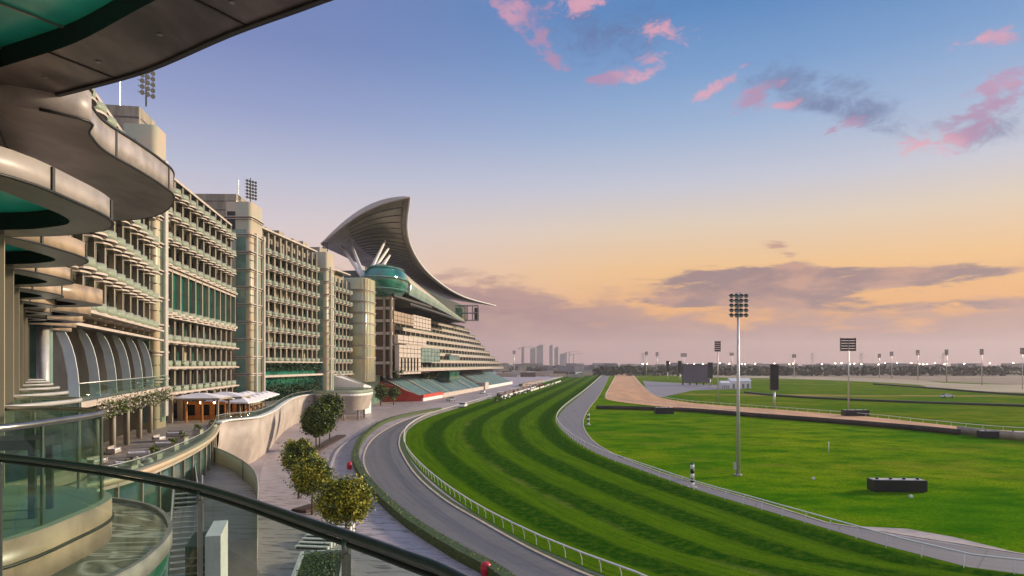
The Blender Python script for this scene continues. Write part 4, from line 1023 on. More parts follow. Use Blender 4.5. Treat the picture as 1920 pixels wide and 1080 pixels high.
# lounge terrace: cream sofas and planters
def sofa():
    root = empty('lounge_sofa', (0, 0, 0), '', 'sofa', 'cream sofas on the lounge terrace')
    mb = MB(); mb.box((0, 0, .12), (2.2, .95, .33), CREAM); mb.build('base', root)
    mb = MB(); mb.box((0, .38, .45), (2.2, .22, .42), CREAM); mb.build('backrest', root)
    for s in (-1, 1): mb = MB(); mb.box((s*1.0, 0, .45), (.2, .95, .2), CREAM); mb.build('armrest', root)
    for s in (-.5, .5): mb = MB(); mb.box((s, -.05, .45), (.92, .75, .14), WHITEM); mb.build('cushion', root)
    return root
sf = sofa(); rnd = random.Random(9)
spots = [(-34.5, 60, .3, 'nearest the terrace corner'), (-37.5, 63.5, 1.9, 'second from the near corner'), (-36.5, 69, .2, 'beside the terrace edge'), (-40.5, 70.5, 1.5, 'in front of the double columns'),
         (-39.5, 76.5, .4, 'in the middle of the lounge'), (-44, 79.5, 1.8, 'against the hotel columns'), (-43, 86, .3, 'right of the middle columns'), (-46.8, 92, 1.7, 'farther back by the edge'), (-47.8, 98.5, .2, 'farthest, beside the pavilion')]
for i, (a, b, rz, t) in enumerate(spots):
    r = sf if i == 0 else dup(sf, (0, 0, 0)); r.location = (a-(2.4 if b < 80 else .8), b, T); r.rotation_euler = (0, 0, rz); r['label'] = 'cream cushioned sofa '+t
pots = [(-37.5, 56, 'near corner'), (-36.2, 64.5, 'first bend'), (-38.2, 73, 'second bend'), (-40.8, 82, 'middle'), (-43.0, 89, 'stair opening'), (-46, 100, 'back'), (-47.5, 108, 'pavilion steps')]
for i, (a, b, t) in enumerate(pots):
    root = empty('planter', (a, b, T), 'cream square planter with a rounded shrub on the lounge terrace near the '+t, 'planter', 'planters on the lounge terrace')
    mb = MB(); mb.box((a, b, T), (1.1, 1.1, .8), CREAM); mb.box((a, b, T+.8), (1.2, 1.2, .08), STONE); mb.build('pot', root)
    mb = MB(); crown(mb, (a, b, T+1.2), (.6, .6, .5), 12, 40, .09, [(LEAF_D, 3), (LEAF_M, 4), (LEAF_Y, 1)], rnd); mb.build('shrub', root)

# raised deck on columns right of the tall tree, with white ramp
root = empty('viewing_platform', (-54, 232, 0), 'raised cream platform on columns behind the tall tree, with a glass rail', 'platform')
pp = cat([(-66, 222), (-60, 216), (-52, 214), (-47.5, 219), (-47.3, 232), (-52, 242), (-66, 244)], 5)
mb = MB(); n = len(pp)
mb.prism(pp, 8.0, 8.7, WHITE); inner_p = [(-56+(p[0]+56)*.86, 229+(p[1]-229)*.86) for p in pp]
mb.v += [(p[0], p[1], 8.0) for p in pp]+[(p[0], p[1], 3.3) for p in inner_p]; b0 = 2*n
for i in range(n-1): mb.face((b0+i, b0+i+1, b0+n+i+1, b0+n+i), CREAM, True)
mb.build('deck', root)
for (a, b) in ((-60, 219), (-53.5, 217.5), (-50, 222), (-50, 231), (-56, 224)): mb = MB(); mb.tube([(a, b, .02), (a, b, 5)], .35, CONC, 10); mb.build('column', root)
mb = MB(); mb.wallstrip(pp, 8.7, 9.8, .04, GLASS_B); mb.build('glass_rail', root)
root = empty('white_ramp', (-54, 250, 0), 'sloping white ramp wall between the hotel and the red wall of the stand', 'ramp')
mb = MB(); zr = lambda a, b: 15.0-(b-236)*0-max(0, (a+64))*.42; mb.prism([(-68, 246), (-53.5, 246), (-52, 252), (-68, 256)], .02, zr, WHITE); mb.build('ramp_body', root)
mb = MB(); mb.bar((-64, 245.6, 15.2), (-53.2, 245.6, 10.7), .3, .5, WHITE); mb.build('edge_beam', root)

# ------------------------------------------------------------------ grandstand
GD = (.147, .989)      # along
GN = (.989, -.147)     # outwards
G0 = (-53.0, 300.0)
def G(a, o=0.0): return (G0[0]+GD[0]*a+GN[0]*o, G0[1]+GD[1]*a+GN[1]*o)
gs = empty('grandstand', (-60, 300, 0), 'huge grandstand with stacked white tiers under a sweeping pointed crescent roof', 'grandstand')
# floors: stepped white bands with dark gaps
zt = [14.5, 18.7, 22.9, 27.1, 31.3, 35.5, 39.7, 44.0]
mb = MB()
for i, z in enumerate(zt):
    L = 292-(i*6.5); o = 2.5-i*2.9
    mb.prism([G(2, o-3.2), G(L-2, o-3.2), G(L-2, -34), G(2, -34)], z, z+4.2, WIN_D)
mb.build('recessed_glazing', gs)
for i, z in enumerate(zt):
    L = 294-(i*6.5); o = 2.5-i*2.9; mb = MB()
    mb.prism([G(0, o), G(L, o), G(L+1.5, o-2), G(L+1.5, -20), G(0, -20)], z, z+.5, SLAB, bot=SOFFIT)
    st = [G(a, o-.1) for a in (0, L*.5, L)]
    mb.wallstrip(st, z+.5, z+1.35, .2, SLAB); mb.wallstrip([G(a, o-.12) for a in (0, L*.5, L)], z+1.35, z+1.9, .05, GLASS_B)
    mb.build('tier_balcony', gs)
    if i < len(zt)-1:
        mb = MB()
        for a in range(4, int(L), 9): q = G(a, o-2.8); mb.box((q[0], q[1], z+.5), (.5, .7, 3.7), SLAB, math.atan2(GD[1], GD[0]))
        mb.build('mullions', gs, kind='stuff')
# pale solid panels near the close end of the tiers
for (a0, a1, o, z0, z1, mt) in ((0, 30, 1.2, 36.4, 41.5, FASCIA_W), (30, 62, 1.0, 35.6, 42.0, SLAB), (0, 46, 3.0, 27.5, 31.0, SLAB), (0, 34, 3.6, 13.5, 26.6, SLAB), (34, 70, 3.9, 19, 26, PALEGL)):
    mb = MB(); mb.prism([G(a0, o), G(a1, o), G(a1, o-2), G(a0, o-2)], z0, z1, mt)
    zz_ = z0+1.05
    while zz_ < z1-.5: mb.wallstrip([G(a0+.1, o+.02), G(a1-.1, o+.02)], zz_, zz_+.22, .12, DARK); zz_ += 2.1
    for k in range(1, 6): q = G(a0+(a1-a0)*k/6, o+.03); mb.box((q[0], q[1], z0+.1), (.12, .12, z1-z0-.2), DARK)
    mb.build('wall_panel', gs)
mb = MB()
for a in range(3, 32, 5): q = G(a, 3.7); mb.box((q[0], q[1], 15), (1.6, .3, 6), WIN_D, math.atan2(GD[1], GD[0]))
mb.build('window_row', gs, kind='stuff')
# near end face with columns and brown glazing
mb = MB(); e0, e1 = G(-1.5, 0), G(-1.5, -26)
mb.prism([G(-.5, .5), G(-.5, -34), G(2.5, -34), G(2.5, .5)], 13, 47.5, pbr('brown_glazing', (.10, .045, .03), .15, var=.6, scale=.1, col2=(.03, .05, .04)))
mb.build('end_glazing', gs)
mb = MB()
for z in (18, 24.5, 31, 36.5, 42, 46.5): mb.prism([G(-1.6, .8), G(-1.6, -34), G(-.4, -34), G(-.4, .8)], z, z+1.2, SLAB)
for o_ in (.4, -2.6, -9.5, -17, -25): q = G(-1.7, o_); mb.box((q[0], q[1], 12), (.9, .9, 36), STONE, math.atan2(GD[1], GD[0]))
mb.build('end_frame', gs)
# podium levels in front at the foot
mb = MB(); mb.prism([G(-6, -13), G(22, -13), G(24, -17), G(24, -34), G(-6, -34)], .02, 13.4, PALEGL, top=SLAB); mb.prism([G(-7, -12), G(23, -12), G(25, -17), G(25, -34), G(-7, -34)], 12.6, 13.5, WHITE)
mb.prism([G(24, -16), G(345, -16), G(345, -34), G(24, -34)], .02, 14.4, WIN_D, top=SLAB)
mb.prism([G(112, -1), G(138, -1), G(138, -16), G(112, -16)], 8, 23.5, CURT, top=SLAB); mb.prism([G(111, 0), G(139, 0), G(139, -16), G(111, -16)], 23.5, 24.2, SLAB)
mb.prism([G(190, 6), G(204, 6), G(204, -16), G(190, -16)], .02, 5, SLAB)
mb.build('podium', gs)
# glass bubble under the roof near end
mb = MB(); nu, nv = 28, 14; c = Vector((-56.5, 304, 54.5))
for i in range(nv+1):
    t = -math.pi/2+math.pi*i/nv
    for j in range(nu):
        a = 2*math.pi*j/nu; rr = math.cos(t)**.75 if math.cos(t) > 0 else 0
        lx = 9.5*rr*math.cos(a); ly = 16*rr*math.sin(a); lz = 7.5*math.sin(t)
        mb.v.append((c.x+lx*GN[0]+ly*GD[0], c.y+lx*GN[1]+ly*GD[1], c.z+lz))
for i in range(nv):
    for j in range(nu): k = (j+1) % nu; mb.face((i*nu+j, i*nu+k, (i+1)*nu+k, (i+1)*nu+j), CURT, True)
bub = mb.build('glass_bubble', gs); ORG[bub.name] = ORG[gs.name]
mb = MB()
for sc, zz in ((1.0, 50.5), (1.02, 55.2), (.8, 60.0)):
    ring = [(c.x+9.7*sc*math.cos(a)*GN[0]+16.2*sc*math.sin(a)*GD[0], c.y+9.7*sc*math.cos(a)*GN[1]+16.2*sc*math.sin(a)*GD[1], zz) for a in [2*math.pi*q/28 for q in range(29)]]
    mb.tube(ring, .28, PALEGL, 5)
mb.build('bubble_rings', bub)
# dark deck below bubble, and upper block with long glass gallery under the roof
mb = MB(); mb.prism([G(-2, 2), G(60, 2), G(60, -34), G(-2, -34)], 47.6, 48.6, DARK); mb.prism([G(3, -6), G(200, -10), G(200, -34), G(3, -34)], 48.4, 60, WIN); mb.build('upper_block', gs)
mb = MB(); gp = []
for i in range(41):
    a = 16+i*3.5; f = i/40; zz0 = 50.0-4.5*f; zz1 = 62.0-13*f**.8; o = 3.2+1.0*math.sin(f*3.14)-5*f
    gp.append((G(a, o), G(a, o-4.0), zz0, zz1))
for (A, B, C, D) in gp: mb.v += [(A[0], A[1], C), (A[0]+.6*GN[0], A[1], C+(D-C)*.45), (B[0], B[1], D), (B[0]-14*GN[0], B[1], D+.1)]
for i in range(40):
    for k, mt in ((0, PALEGL), (1, STONE2), (2, SLAB)): mb.face((i*4+k, (i+1)*4+k, (i+1)*4+k+1, i*4+k+1), mt, True)
mb.face((0, 1, 2, 3), SLAB); mb.face((163, 162, 161, 160), CURT); mb.build('sky_gallery', gs)
mb = MB()
for i in range(40): A, B, C, D = gp[i]; mb.bar((A[0]+.3, A[1], C), (B[0]+.3, B[1], D), .15, .2, SLAB)
mb.wallstrip([(g[0][0]+.2, g[0][1]) for g in gp], 45.2, 46.4, .8, DARK)
mb.build('gallery_ribs', gs, kind='stuff')
# the roof: ruled crescent between a low back edge and a soaring front edge
def PX(u, v, Y): return ((u-960)/1280*Y, Y, H+(683-v)/1280*Y)
F = cat([PX(769, 371, 300), PX(763, 415, 312), PX(766, 448, 326), PX(778, 478, 344), PX(797, 505, 370), PX(822, 528, 405), PX(850, 547, 450), PX(882, 561, 510), PX(930, 573.5, 600)], 6)
Bk = cat([PX(602, 459, 300), PX(612, 466, 318), PX(630, 474, 340), PX(655, 486, 365), PX(690, 503, 395), PX(735, 524, 430), PX(785, 544, 475), PX(842, 561, 525), PX(928, 574, 600)], 6)
nF = 60; F = resample(F, nF); Bk = resample(Bk, nF); NC = 14
def roofpt(i, f, dz=0.0):
    a, b = Bk[i], F[i]; s = 1-i/nF
    sag = -7.5*s*math.sin(math.pi*f**.85)*0.55 if True else 0
    up = 4.2*s*math.sin(math.pi*f)
    return (a[0]+(b[0]-a[0])*f, a[1]+(b[1]-a[1])*f-6*s*math.sin(math.pi*f)*0, a[2]+(b[2]-a[2])*f+up+dz)
mb = MB()
th = lambda f, i: .35+(1-i/nF)*1.9*math.sin(math.pi*min(1, f))**.6+.15
for i in range(nF+1):
    for j in range(NC+1): f = j/NC; mb.v.append(roofpt(i, f))
for i in range(nF+1):
    for j in range(NC+1): f = j/NC; mb.v.append(roofpt(i, f, th(f, i)))
off = (nF+1)*(NC+1); ix = lambda i, j: i*(NC+1)+j
for i in range(nF):
    for j in range(NC):
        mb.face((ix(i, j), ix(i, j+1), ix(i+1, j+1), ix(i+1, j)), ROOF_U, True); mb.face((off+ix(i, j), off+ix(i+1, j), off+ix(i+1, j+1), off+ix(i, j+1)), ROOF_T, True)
for i in range(nF):
    for j, mt in ((0, ROOF_T), (NC, ROOF_T)): mb.face((ix(i, j), ix(i+1, j), off+ix(i+1, j), off+ix(i, j)), mt)
for j in range(NC):
    for i in (0, nF): mb.face((ix(i, j), ix(i, j+1), off+ix(i, j+1), off+ix(i, j)), ROOF_T)
rf = mb.build('roof', gs); ORG[rf.name] = ORG[gs.name]
mb = MB()
for i in range(1, nF, 1):
    pts = [roofpt(i, .30+.62*k/6, -.12) for k in range(7)]; mb.tube(pts, .22, SOFFIT, 4)
for f in (.93,): mb.tube([roofpt(i, f, -.15) for i in range(nF+1)], .4, SOFFIT, 5)
mb.tube([roofpt(0, k/10, .3) for k in range(11)], .5, SLAB, 6)
mb.build('underside_ribs', rf, kind='stuff')
mb = MB(); mb.tube([(p[0], p[1], p[2]+.1) for p in F], .45, WHITE, 6); mb.build('edge_trim', rf)
# inclined white struts holding the roof
for (a, b) in ((PX(684, 522, 298), PX(655, 450, 318)), (PX(681, 522, 299), PX(641, 462, 316)), (PX(687, 522, 298), PX(722, 452, 322)), (PX(690, 520, 300), PX(728, 466, 326)), (PX(716, 500, 306), PX(731, 478, 334))):
    mb = MB(); mb.tube([a, b], [.9, .6], WHITE, 8); mb.build('strut', gs)
mb = MB(); mb.tube([PX(858, 590, 480), PX(852, 568, 478)], .35, METAL_L, 6); mb.build('strut', gs)
mb = MB(); mb.tube([PX(858, 590, 480), PX(866, 571, 485)], .3, METAL_L, 6); mb.build('strut', gs)
# service box on the roof line
mb = MB(); q = PX(865, 600, 500)
for k in range(4):
    for s in (0, 8): mb.box((q[0]+k*4, q[1]+s, 50), (.4, .4, 11), METAL)
for z in (50.2, 55.5, 61): mb.box((q[0]+6, q[1]+4, z), (13, 9, .4), METAL)
mb.box((q[0]+11, q[1]+4, 50.5), (3, 8, 9), LAMPD); mb.build('camera_gantry', gs)
# red walls and raked seating
def seating(a0, a1, of, ob, z0, z1, rows, seed, label):
    mb = MB(); rnd = random.Random(seed); L = a1-a0
    for r in range(rows):
        o0 = of+(ob-of)*r/rows; o1 = of+(ob-of)*(r+1)/rows; z = z0+(z1-z0)*r/rows
        mb.prism([G(a0, o0), G(a1, o0), G(a1, o1), G(a0, o1)], max(.05, z-1.5), z, CONC)
        n = int(L/1.05); om = (o0*.35+o1*.65)
        for k in range(n):
            if (k % 22) in (0, 1): continue
            p = G(a0+L*(k+.5)/n, om); mb.box((p[0], p[1], z), (.85, .35, .72), SEAT, math.atan2(GD[1], GD[0]))
    o = mb.build('seating', gs, label=label, kind='stuff'); return o
seating(33, 190, 4, -15, 1.6, 11.5, 20, 3, 'blue green raked seats behind the red wall')
seating(205, 330, 4, -15, 1.8, 11.0, 16, 4, 'farther block of teal raked seats')
mb = MB(); p = [G(32.3, 4.3), G(32.9, 4.3), G(23.6, -16.5), G(23, -16.5)]
zf = lambda a, b: 2.6+max(0, (4.3-((a-G0[0])*GN[0]+(b-G0[1])*GN[1])))*.40
mb.prism(p, .02, zf, RED); mb.build('side_wall', gs, label='sloping red side wall of the seating')
mb = MB(); mb.prism([G(32.9, 4.3), G(33, 4.3), G(33, -15.5), G(23.6, -16.5)], .02, lambda a, b: zf(a, b)-.8, SEAT); mb.build('corner_seats', gs)
mb = MB(); mb.prism([G(32.3, 5.3), G(72, 5.3), G(72, 4.3), G(32.3, 4.3)], 1.6, 3.2, RED); mb.prism([G(33, 5.1), G(71, 5.1), G(71, 4.4), G(33, 4.4)], .02, 1.6, WHITE); mb.build('front_wall', gs, label='red front wall above white panels')
mb = MB(); mb.prism([G(72, 5.0), G(190, 5.0), G(190, 4.3), G(72, 4.3)], .02, 2.3, SLAB); mb.prism([G(205, 5.0), G(330, 5.0), G(330, 4.3), G(205, 4.3)], .02, 2.3, WHITE); mb.build('front_parapet', gs)
mb = MB()
for (a0_, a1_) in ((60, 62), (92, 94), (124, 126), (156, 158)): mb.prism([G(a0_, 4), G(a1_, 4), G(a1_, -15), G(a0_, -15)], .02, lambda a, b: 1.9+max(0, 4-((a-G0[0])*GN[0]+(b-G0[1])*GN[1]))*.53, SLAB)
mb.build('aisle_steps', gs, kind='stuff')
for (a, o_) in ((0, 12), (12, 14)):
    pass
# canopies over the seats at the back
mb = MB(); mb.prism([G(36, -6), G(84, -6), G(84, -15), G(36, -15)], 13.2, 13.7, SLAB); mb.build('seat_canopy', gs)
# planting by the podium
mb = MB(); rnd = random.Random(21)
for (a, o_, z, r) in ((86, -10, 13, 3.4), (94, -10, 13.0, 3.8), (103, -9, 12.5, 3.6), (2, 2, 14.5, 2.6)): 
    q = G(a, o_); crown(mb, (q[0], q[1], z), (r, r, r), 34, 36, .4, [(LEAF_D, 4), (LEAF_T, 2), (LEAF_M, 2)], rnd)
mb.build('podium_planting', gs, kind='stuff')

# far podium clutter: low stepped walls and stalls on the apron
rnd = random.Random(77)
def strip2(name, a0, a1, o, w, h, mat, label, ctg): 
    mb = MB(); mb.prism([G(a0, o), G(a1, o), G(a1, o+w), G(a0, o+w)], .04, h, mat); return mb.build(name, label=label, cat=ctg)
strip2('barrier_wall', 70, 230, 37, .8, 1.1, WHITE, 'long white barrier wall on the apron nearest the turf', 'wall')
strip2('barrier_wall', 90, 300, 31.5, 1.6, 1.6, pbr('brown_wall', (.16, .10, .08), .7, var=.4, scale=.1), 'dark brown planter wall on the apron in front of the seats', 'wall')
strip2('barrier_wall', 160, 420, 42, .6, 1.2, WHITE, 'far white barrier wall running towards the horizon', 'wall')
strip2('parade_wall', 250, 420, 22, 3, 2.4, pbr('tan_wall', (.34, .25, .18), .7, var=.4, scale=.05), 'tan walled enclosure beyond the far seats', 'wall')
ones = ['', 'first', 'second', 'third', 'fourth', 'fifth', 'sixth', 'seventh', 'eighth', 'ninth', 'tenth', 'eleventh', 'twelfth', 'thirteenth', 'fourteenth', 'fifteenth', 'sixteenth', 'seventeenth', 'eighteenth', 'nineteenth']
def ordw(i):
    i += 1
    if i < 20: return ones[i]
    t = {2: ('twentieth', 'twenty-'), 3: ('thirtieth', 'thirty-')}[i//10]
    return t[0] if i % 10 == 0 else t[1]+ones[i % 10]
tint = [('white', WHITE), ('dark', LAMPD), ('tan', CREAM), ('red', RED), ('grey', METAL_L)]
place = ['below the near corner of the seats', 'beside the white barrier wall', 'in front of the teal seats', 'behind the brown planter wall', 'past the middle of the seats', 'near the second block of seats', 'below the far seats', 'close to the turf edge', 'by the far barrier wall', 'at the far end of the apron']
for i in range(10):
    nm, mt = tint[i % 5]; a = 60+i*27+rnd.uniform(-4, 4); o = 33.5+(i % 3)*2.2-1; q = G(a, o)
    root = empty('kiosk_stall', (q[0], q[1], .04), nm+' low stall '+place[i], 'stall', 'low stalls on the apron')
    mb = MB(); mb.box((q[0], q[1], .04), (2.6, 4+i*.3, 1.2), mt, .15); mb.build('counter', root)
    mb = MB(); mb.box((q[0], q[1], 2.6), (3.4, 4.8+i*.3, .18), WHITEM if i % 2 else mt, .15); mb.build('canopy', root)
    for sx_ in (-1.4, 1.4):
        for sy_ in (-2, 2): mb = MB(); mb.box((q[0]+sx_, q[1]+sy_, .04), (.1, .1, 2.56), METAL); mb.build('post', root)
for i in range(16):
    a = 40+i*19; q = G(a, 39.2+(i % 2)*.8+a*.012)
    root = empty('planter', (q[0], q[1], .04), 'trimmed shrub box number %s along the apron edge beside the turf' % ['one', 'two', 'three', 'four', 'five', 'six', 'seven', 'eight', 'nine', 'ten', 'eleven', 'twelve', 'thirteen', 'fourteen', 'fifteen', 'sixteen'][i], 'planter', 'shrub boxes along the apron')
    root['label'] = ordw(i)+' of the trimmed shrub boxes along the apron edge beside the turf'
    mb = MB(); mb.box((q[0], q[1], .04), (1.4, 3.0, .7), (TRUNK, CREAM, WHITE)[i % 3], -.15); mb.build('pot', root)
    mb = MB(); crown(mb, (q[0], q[1], 1.1), (.8, 1.5, .7), 10, 20, .25, GRN if False else [(LEAF_D, 3), (LEAF_M, 2)], rnd); mb.build('shrub', root)
# people-scale objects on the apron: cars
def car_mesh(body):
    root = empty('parked_car', (0, 0, 0), '', 'car')
    mb = MB(); prof = [(-2.2, .35), (-2.2, .85), (-1.3, .98), (-.7, 1.45), (.8, 1.45), (1.5, 1.0), (2.2, .8), (2.2, .35)]
    n = len(prof)
    for s in (-.88, .88): mb.v += [(s*(1 if z < 1.1 else .82), y, z) for (y, z) in prof]
    mb.face(list(range(n)), body); mb.face([n+i for i in reversed(range(n))], body)
    for i in range(n): j = (i+1) % n; mb.face((i, n+i, n+j, j), body if i not in (2, 4) else WIN_D)
    mb.build('body', root)
    for a in (-1.35, 1.35):
        for s in (-.85, .85): mb = MB(); mb.tube([(s-.1, a, .34), (s+.1, a, .34)], .34, DARK, 12); mb.build('wheel', root)
    for s in (-.6, .6): mb = MB(); mb.box((s, 2.2, .62), (.35, .06, .16), LAMPG); mb.build('headlight', root)
    mb = MB()
    for s in (-1, 1): mb.box((s*.80, 0, 1.02), (.04, 1.5, .32), WIN_D)
    mb.build('side_window', root)
    return root
c1 = car_mesh(WHITE); p = P(868, 764); c1.location = (p[0], p[1], .04); c1.rotation_euler = (0, 0, -.15); c1['label'] = 'small white car parked on the road edge below the stand'
c1.scale = (1.5, 1.5, 1.3)
c2 = car_mesh(WHITE); p = P(1776, 746); c2.location = (p[0], p[1], .1); c2.rotation_euler = (0, 0, 1.5); c2['label'] = 'white vehicle alone on the far field at right'; c2.scale = (1.4, 1.4, 1.4)
c3 = dup(c1, (*P(845, 752), .04), .4, 'white car farther along the apron near the red wall')
c4 = dup(c1, (*P(905, 738), .04), -.1, 'white car on the apron opposite the far seats')

# ------------------------------------------------------------------ floodlight masts
def mast(h, head_rows, head_cols, cw, ch_, label, both=True, name='floodlight_mast', pr=.35):
    root = empty(name, (0, 0, 0), label, 'floodlight')
    mb = MB(); mb.tube([(0, 0, 0), (0, 0, h*.4), (0, 0, h)], [pr, pr*.75, pr*.45], METAL_L, 12); mb.tube([(0, 0, 0), (0, 0, .25)], pr*1.8, CONC, 12); mb.build('pole', root)
    W_ = head_cols*cw
    mb = MB()
    for r in range(head_rows): z = h-.3-r*ch_; mb.bar((-W_/2, 0, z), (W_/2, 0, z), .10, .10, METAL)
    for s in (-.3, .3): mb.bar((s, .1, h-head_rows*ch_), (s, .1, h+.2), .10, .10, METAL)
    mb.build('head_frame', root)
    for r in range(head_rows):
        for c in range(head_cols):
            xx = (c+.5)*cw-W_/2
            mb = MB(); z = h-.3-r*ch_; n = 10
            mb.tube([(xx, -.45, z-.15), (xx, -.1, z), (xx, .1, z+.02)], [cw*.42, cw*.34, cw*.12], LAMPD, n); mb.tube([(xx, -.47, z-.155), (xx, -.455, z-.152)], cw*.36, LAMPG, n)
            mb.build('lamp', root)
    return root
m1 = mast(29.4, 5, 4, .78, .78, 'tall floodlight mast with five rows of lamps standing on the near infield')
# gap in the middle of the head rows as on the real mast
p = P(1384, 892); m1.location = (p[0], p[1], .02)
mb = MB(); mb.box((-.55, -.1, 1.0), (.45, .4, 1.1), METAL_L); bx = mb.build('control_box', m1, loc=(0, 0, 0))
def farmast(u, vb, vt, hw, hh, label, group=None):
    Xp, Yp = P(u, vb); hgt = (vb-vt)/1280*Yp; root = empty('floodlight_mast', (Xp, Yp, 0), label, 'floodlight', group)
    w = hw/1280*Yp; hd = hh/1280*Yp; pr = max(.3, .9/1280*Yp)
    mb = MB(); mb.tube([(Xp, Yp, 0), (Xp, Yp, hgt-hd*.2)], [pr, pr*.55], METAL_L, 8); mb.build('pole', root)
    mb = MB(); rows = 5
    for r in range(rows):
        for c in range(4): mb.box((Xp-w/2+w*(c+.5)/4, Yp, hgt-hd+hd*r/rows), (w/4*.84, .6, hd/rows*.74), LAMPD)
    mb.bar((Xp-w/2, Yp+.4, hgt-hd), (Xp-w/2, Yp+.4, hgt), .3, .3, METAL); mb.bar((Xp+w/2, Yp+.4, hgt-hd), (Xp+w/2, Yp+.4, hgt), .3, .3, METAL)
    mb.build('lamp_rack', root)
    return root
farmast(1346, 757, 639, 10, 20, 'slim floodlight mast with a narrow rack left of the tall near mast')
farmast(1591, 779, 633, 28, 25, 'floodlight mast with a wide square rack beside the dirt track at right')
fg = 'distant floodlight masts along the back straight'
for (u, vb, vt, hw, hh, t) in ((964, 700, 657, 5, 7, 'beside the far end of the stand'), (1212, 706, 659, 5, 7, 'above the dirt track, first of the close pair'), (1232, 704, 660, 5, 8, 'above the dirt track, second of the close pair'), (1282, 704, 662, 11, 7, 'behind the big screen'),
                       (1372, 703, 661, 7, 6, 'just behind the tall mast'), (1489, 708, 664, 7, 7, 'between the tall mast and the square rack mast'), (1649, 708, 663, 5, 8, 'right of the square rack mast, shortest of the row'),
                       (1672, 710, 659, 6, 9, 'second right of the square rack mast'), (1721, 713, 656, 6, 10, 'in the middle of the right row'), (1775, 716, 655, 6, 11, 'fourth in the right row'), (1841, 722, 654, 6, 11, 'with the tallest pole at the end of the right row'), (1917, 730, 652, 6, 12, 'cut by the right edge')):
    farmast(u, vb, vt, hw, hh, 'distant floodlight mast '+t, fg)
# lamp racks on the hotel towers (things standing on the roof)
def rack(cx, cy, cz, rows, cols, s, rz, label):
    root = empty('floodlight_rack', (cx, cy, cz), label, 'floodlight', 'lamp racks on the hotel towers')
    root2 = root; mb = MB(); mb.tube([(cx, cy, cz), (cx, cy, cz+s*rows+2.0)], .14, METAL, 8); mb.build('pole', root)
    co, si = math.cos(rz), math.sin(rz); mb = MB()
    for r in range(rows):
        z = cz+2.0+s*r; mb.bar((cx-co*cols*s/2, cy-si*cols*s/2, z), (cx+co*cols*s/2, cy+si*cols*s/2, z), .1, .1, METAL)
        for c in range(cols):
            q = (c+.5-cols/2)*s; mb.tube([(cx+co*q+si*.4, cy+si*q-co*.4, z-.1), (cx+co*q, cy+si*q, z)], [s*.45, s*.2], LAMPD, 8)
    mb.build('lamps', root); return root
rack(-60.3, 112.5, 60.5, 6, 3, .95, 1.1, 'black floodlight rack on the first tower, partly behind the overhead slab')
rack(-67.6, 176.5, 59.0, 6, 4, .85, 1.0, 'black floodlight rack on the second tower')
rack(-82, 299, 66, 4, 3, 1.0, .8, 'dark lamp rack at the left corner of the sweeping roof')
for (cx, cy, z, t) in ((-64.3, 112.0, 60.4, 'first'), (-70.5, 176, 61.1, 'second')):
    mb = MB(); mb.tube([(cx, cy, z), (cx, cy, z+4.5)], .06, METAL, 5); mb.build('antenna', label='thin antenna pole on the %s hotel tower' % t, cat='antenna')

# ------------------------------------------------------------------ infield objects
def striped_post(u, v, h, r, label):
    Xp, Yp = P(u, v); root = empty('distance_marker', (Xp, Yp, .02), label, 'marker post', 'black and white furlong posts')
    k = 5
    for i in range(k):
        mb = MB(); mb.tube([(Xp, Yp, .1+h*i/k), (Xp, Yp, .1+h*(i+1)/k)], r, WHITE if i % 2 == 0 else LAMPD, 14); mb.build('band', root)
    mb = MB(); mb.tube([(Xp, Yp, .02), (Xp, Yp, .14)], r*2.6, CONC, 14); mb.sphere((Xp, Yp, .1+h), r, LAMPD, 12, 5, half=True); mb.build('base', root)
striped_post(1298, 914, 3.25, .27, 'black and white striped post standing by the grey path near the tall mast')
striped_post(1103, 797, 3.3, .33, 'smaller looking striped post at the bend of the grey path')
p = P(1554, 851); mb = MB(); mb.tube([(p[0], p[1], 0), (p[0], p[1], 2.4)], .07, WHITE, 8); mb.sphere((p[0], p[1], 2.4), .08, WHITE, 8, 4); mb.build('marker_stake', label='thin white stake alone on the near infield grass', cat='stake')
for (u, v, t) in ((1525, 899, 'left of the black case'), (1708, 933, 'in front of the black case')):
    p = P(u, v); mb = MB(); mb.box((p[0], p[1], .02), (.4, .4, .28), WHITE); mb.tube([(p[0], p[1], .3), (p[0], p[1], .4)], .14, WHITE, 10); mb.build('ground_box', label='tiny white box on the grass '+t, cat='box', group='white boxes on the infield')
# black starting barrier case
def black_case(u0, u1, v, h, d, label, ang=0.0, fit=4):
    a = P(u0, v); b = P(u1, v); cx, cy = (a[0]+b[0])/2, (a[1]+b[1])/2; w = b[0]-a[0]
    root = empty('flight_case', (cx, cy, .02), label, 'black case')
    mb = MB(); mb.box((cx, cy, .12), (w, d, h), LAMPD, ang); mb.build('body', root)
    mb = MB(); mb.box((cx, cy+.05, h+.12), (w*.94, d*.7, .05), METAL_L, ang); mb.build('lid', root)
    for k in range(fit): 
        q = -w/2+w*(k+.5)/fit; mb = MB(); mb.tube([(cx+q*math.cos(ang), cy+q*math.sin(ang)-.1, h+.16), (cx+q*math.cos(ang), cy+q*math.sin(ang)-.1, h+.42)], .22, LAMPD, 10); mb.build('lamp', root)
    for q in (-.42, .42): mb = MB(); mb.box((cx+w*q*math.cos(ang), cy+w*q*math.sin(ang), 0), (.3, d*.9, .12), DARK, ang); mb.build('skid', root)
black_case(1633, 1730, 921, 1.55, 2.0, 'long black lighting case with four lamps on its lid on the near infield grass', -.08)
black_case(1581, 1626, 780, 2.0, 3.0, 'dark low case at the foot of the square rack mast', 0, 3)
black_case(1228, 1262, 776, 2.2, 3.0, 'dark low case on the wall beside the dirt track', 0, 2)
black_case(1842, 1930, 822, 1.6, 3.0, 'long black case against the pale wall at the right edge', -.3, 4)
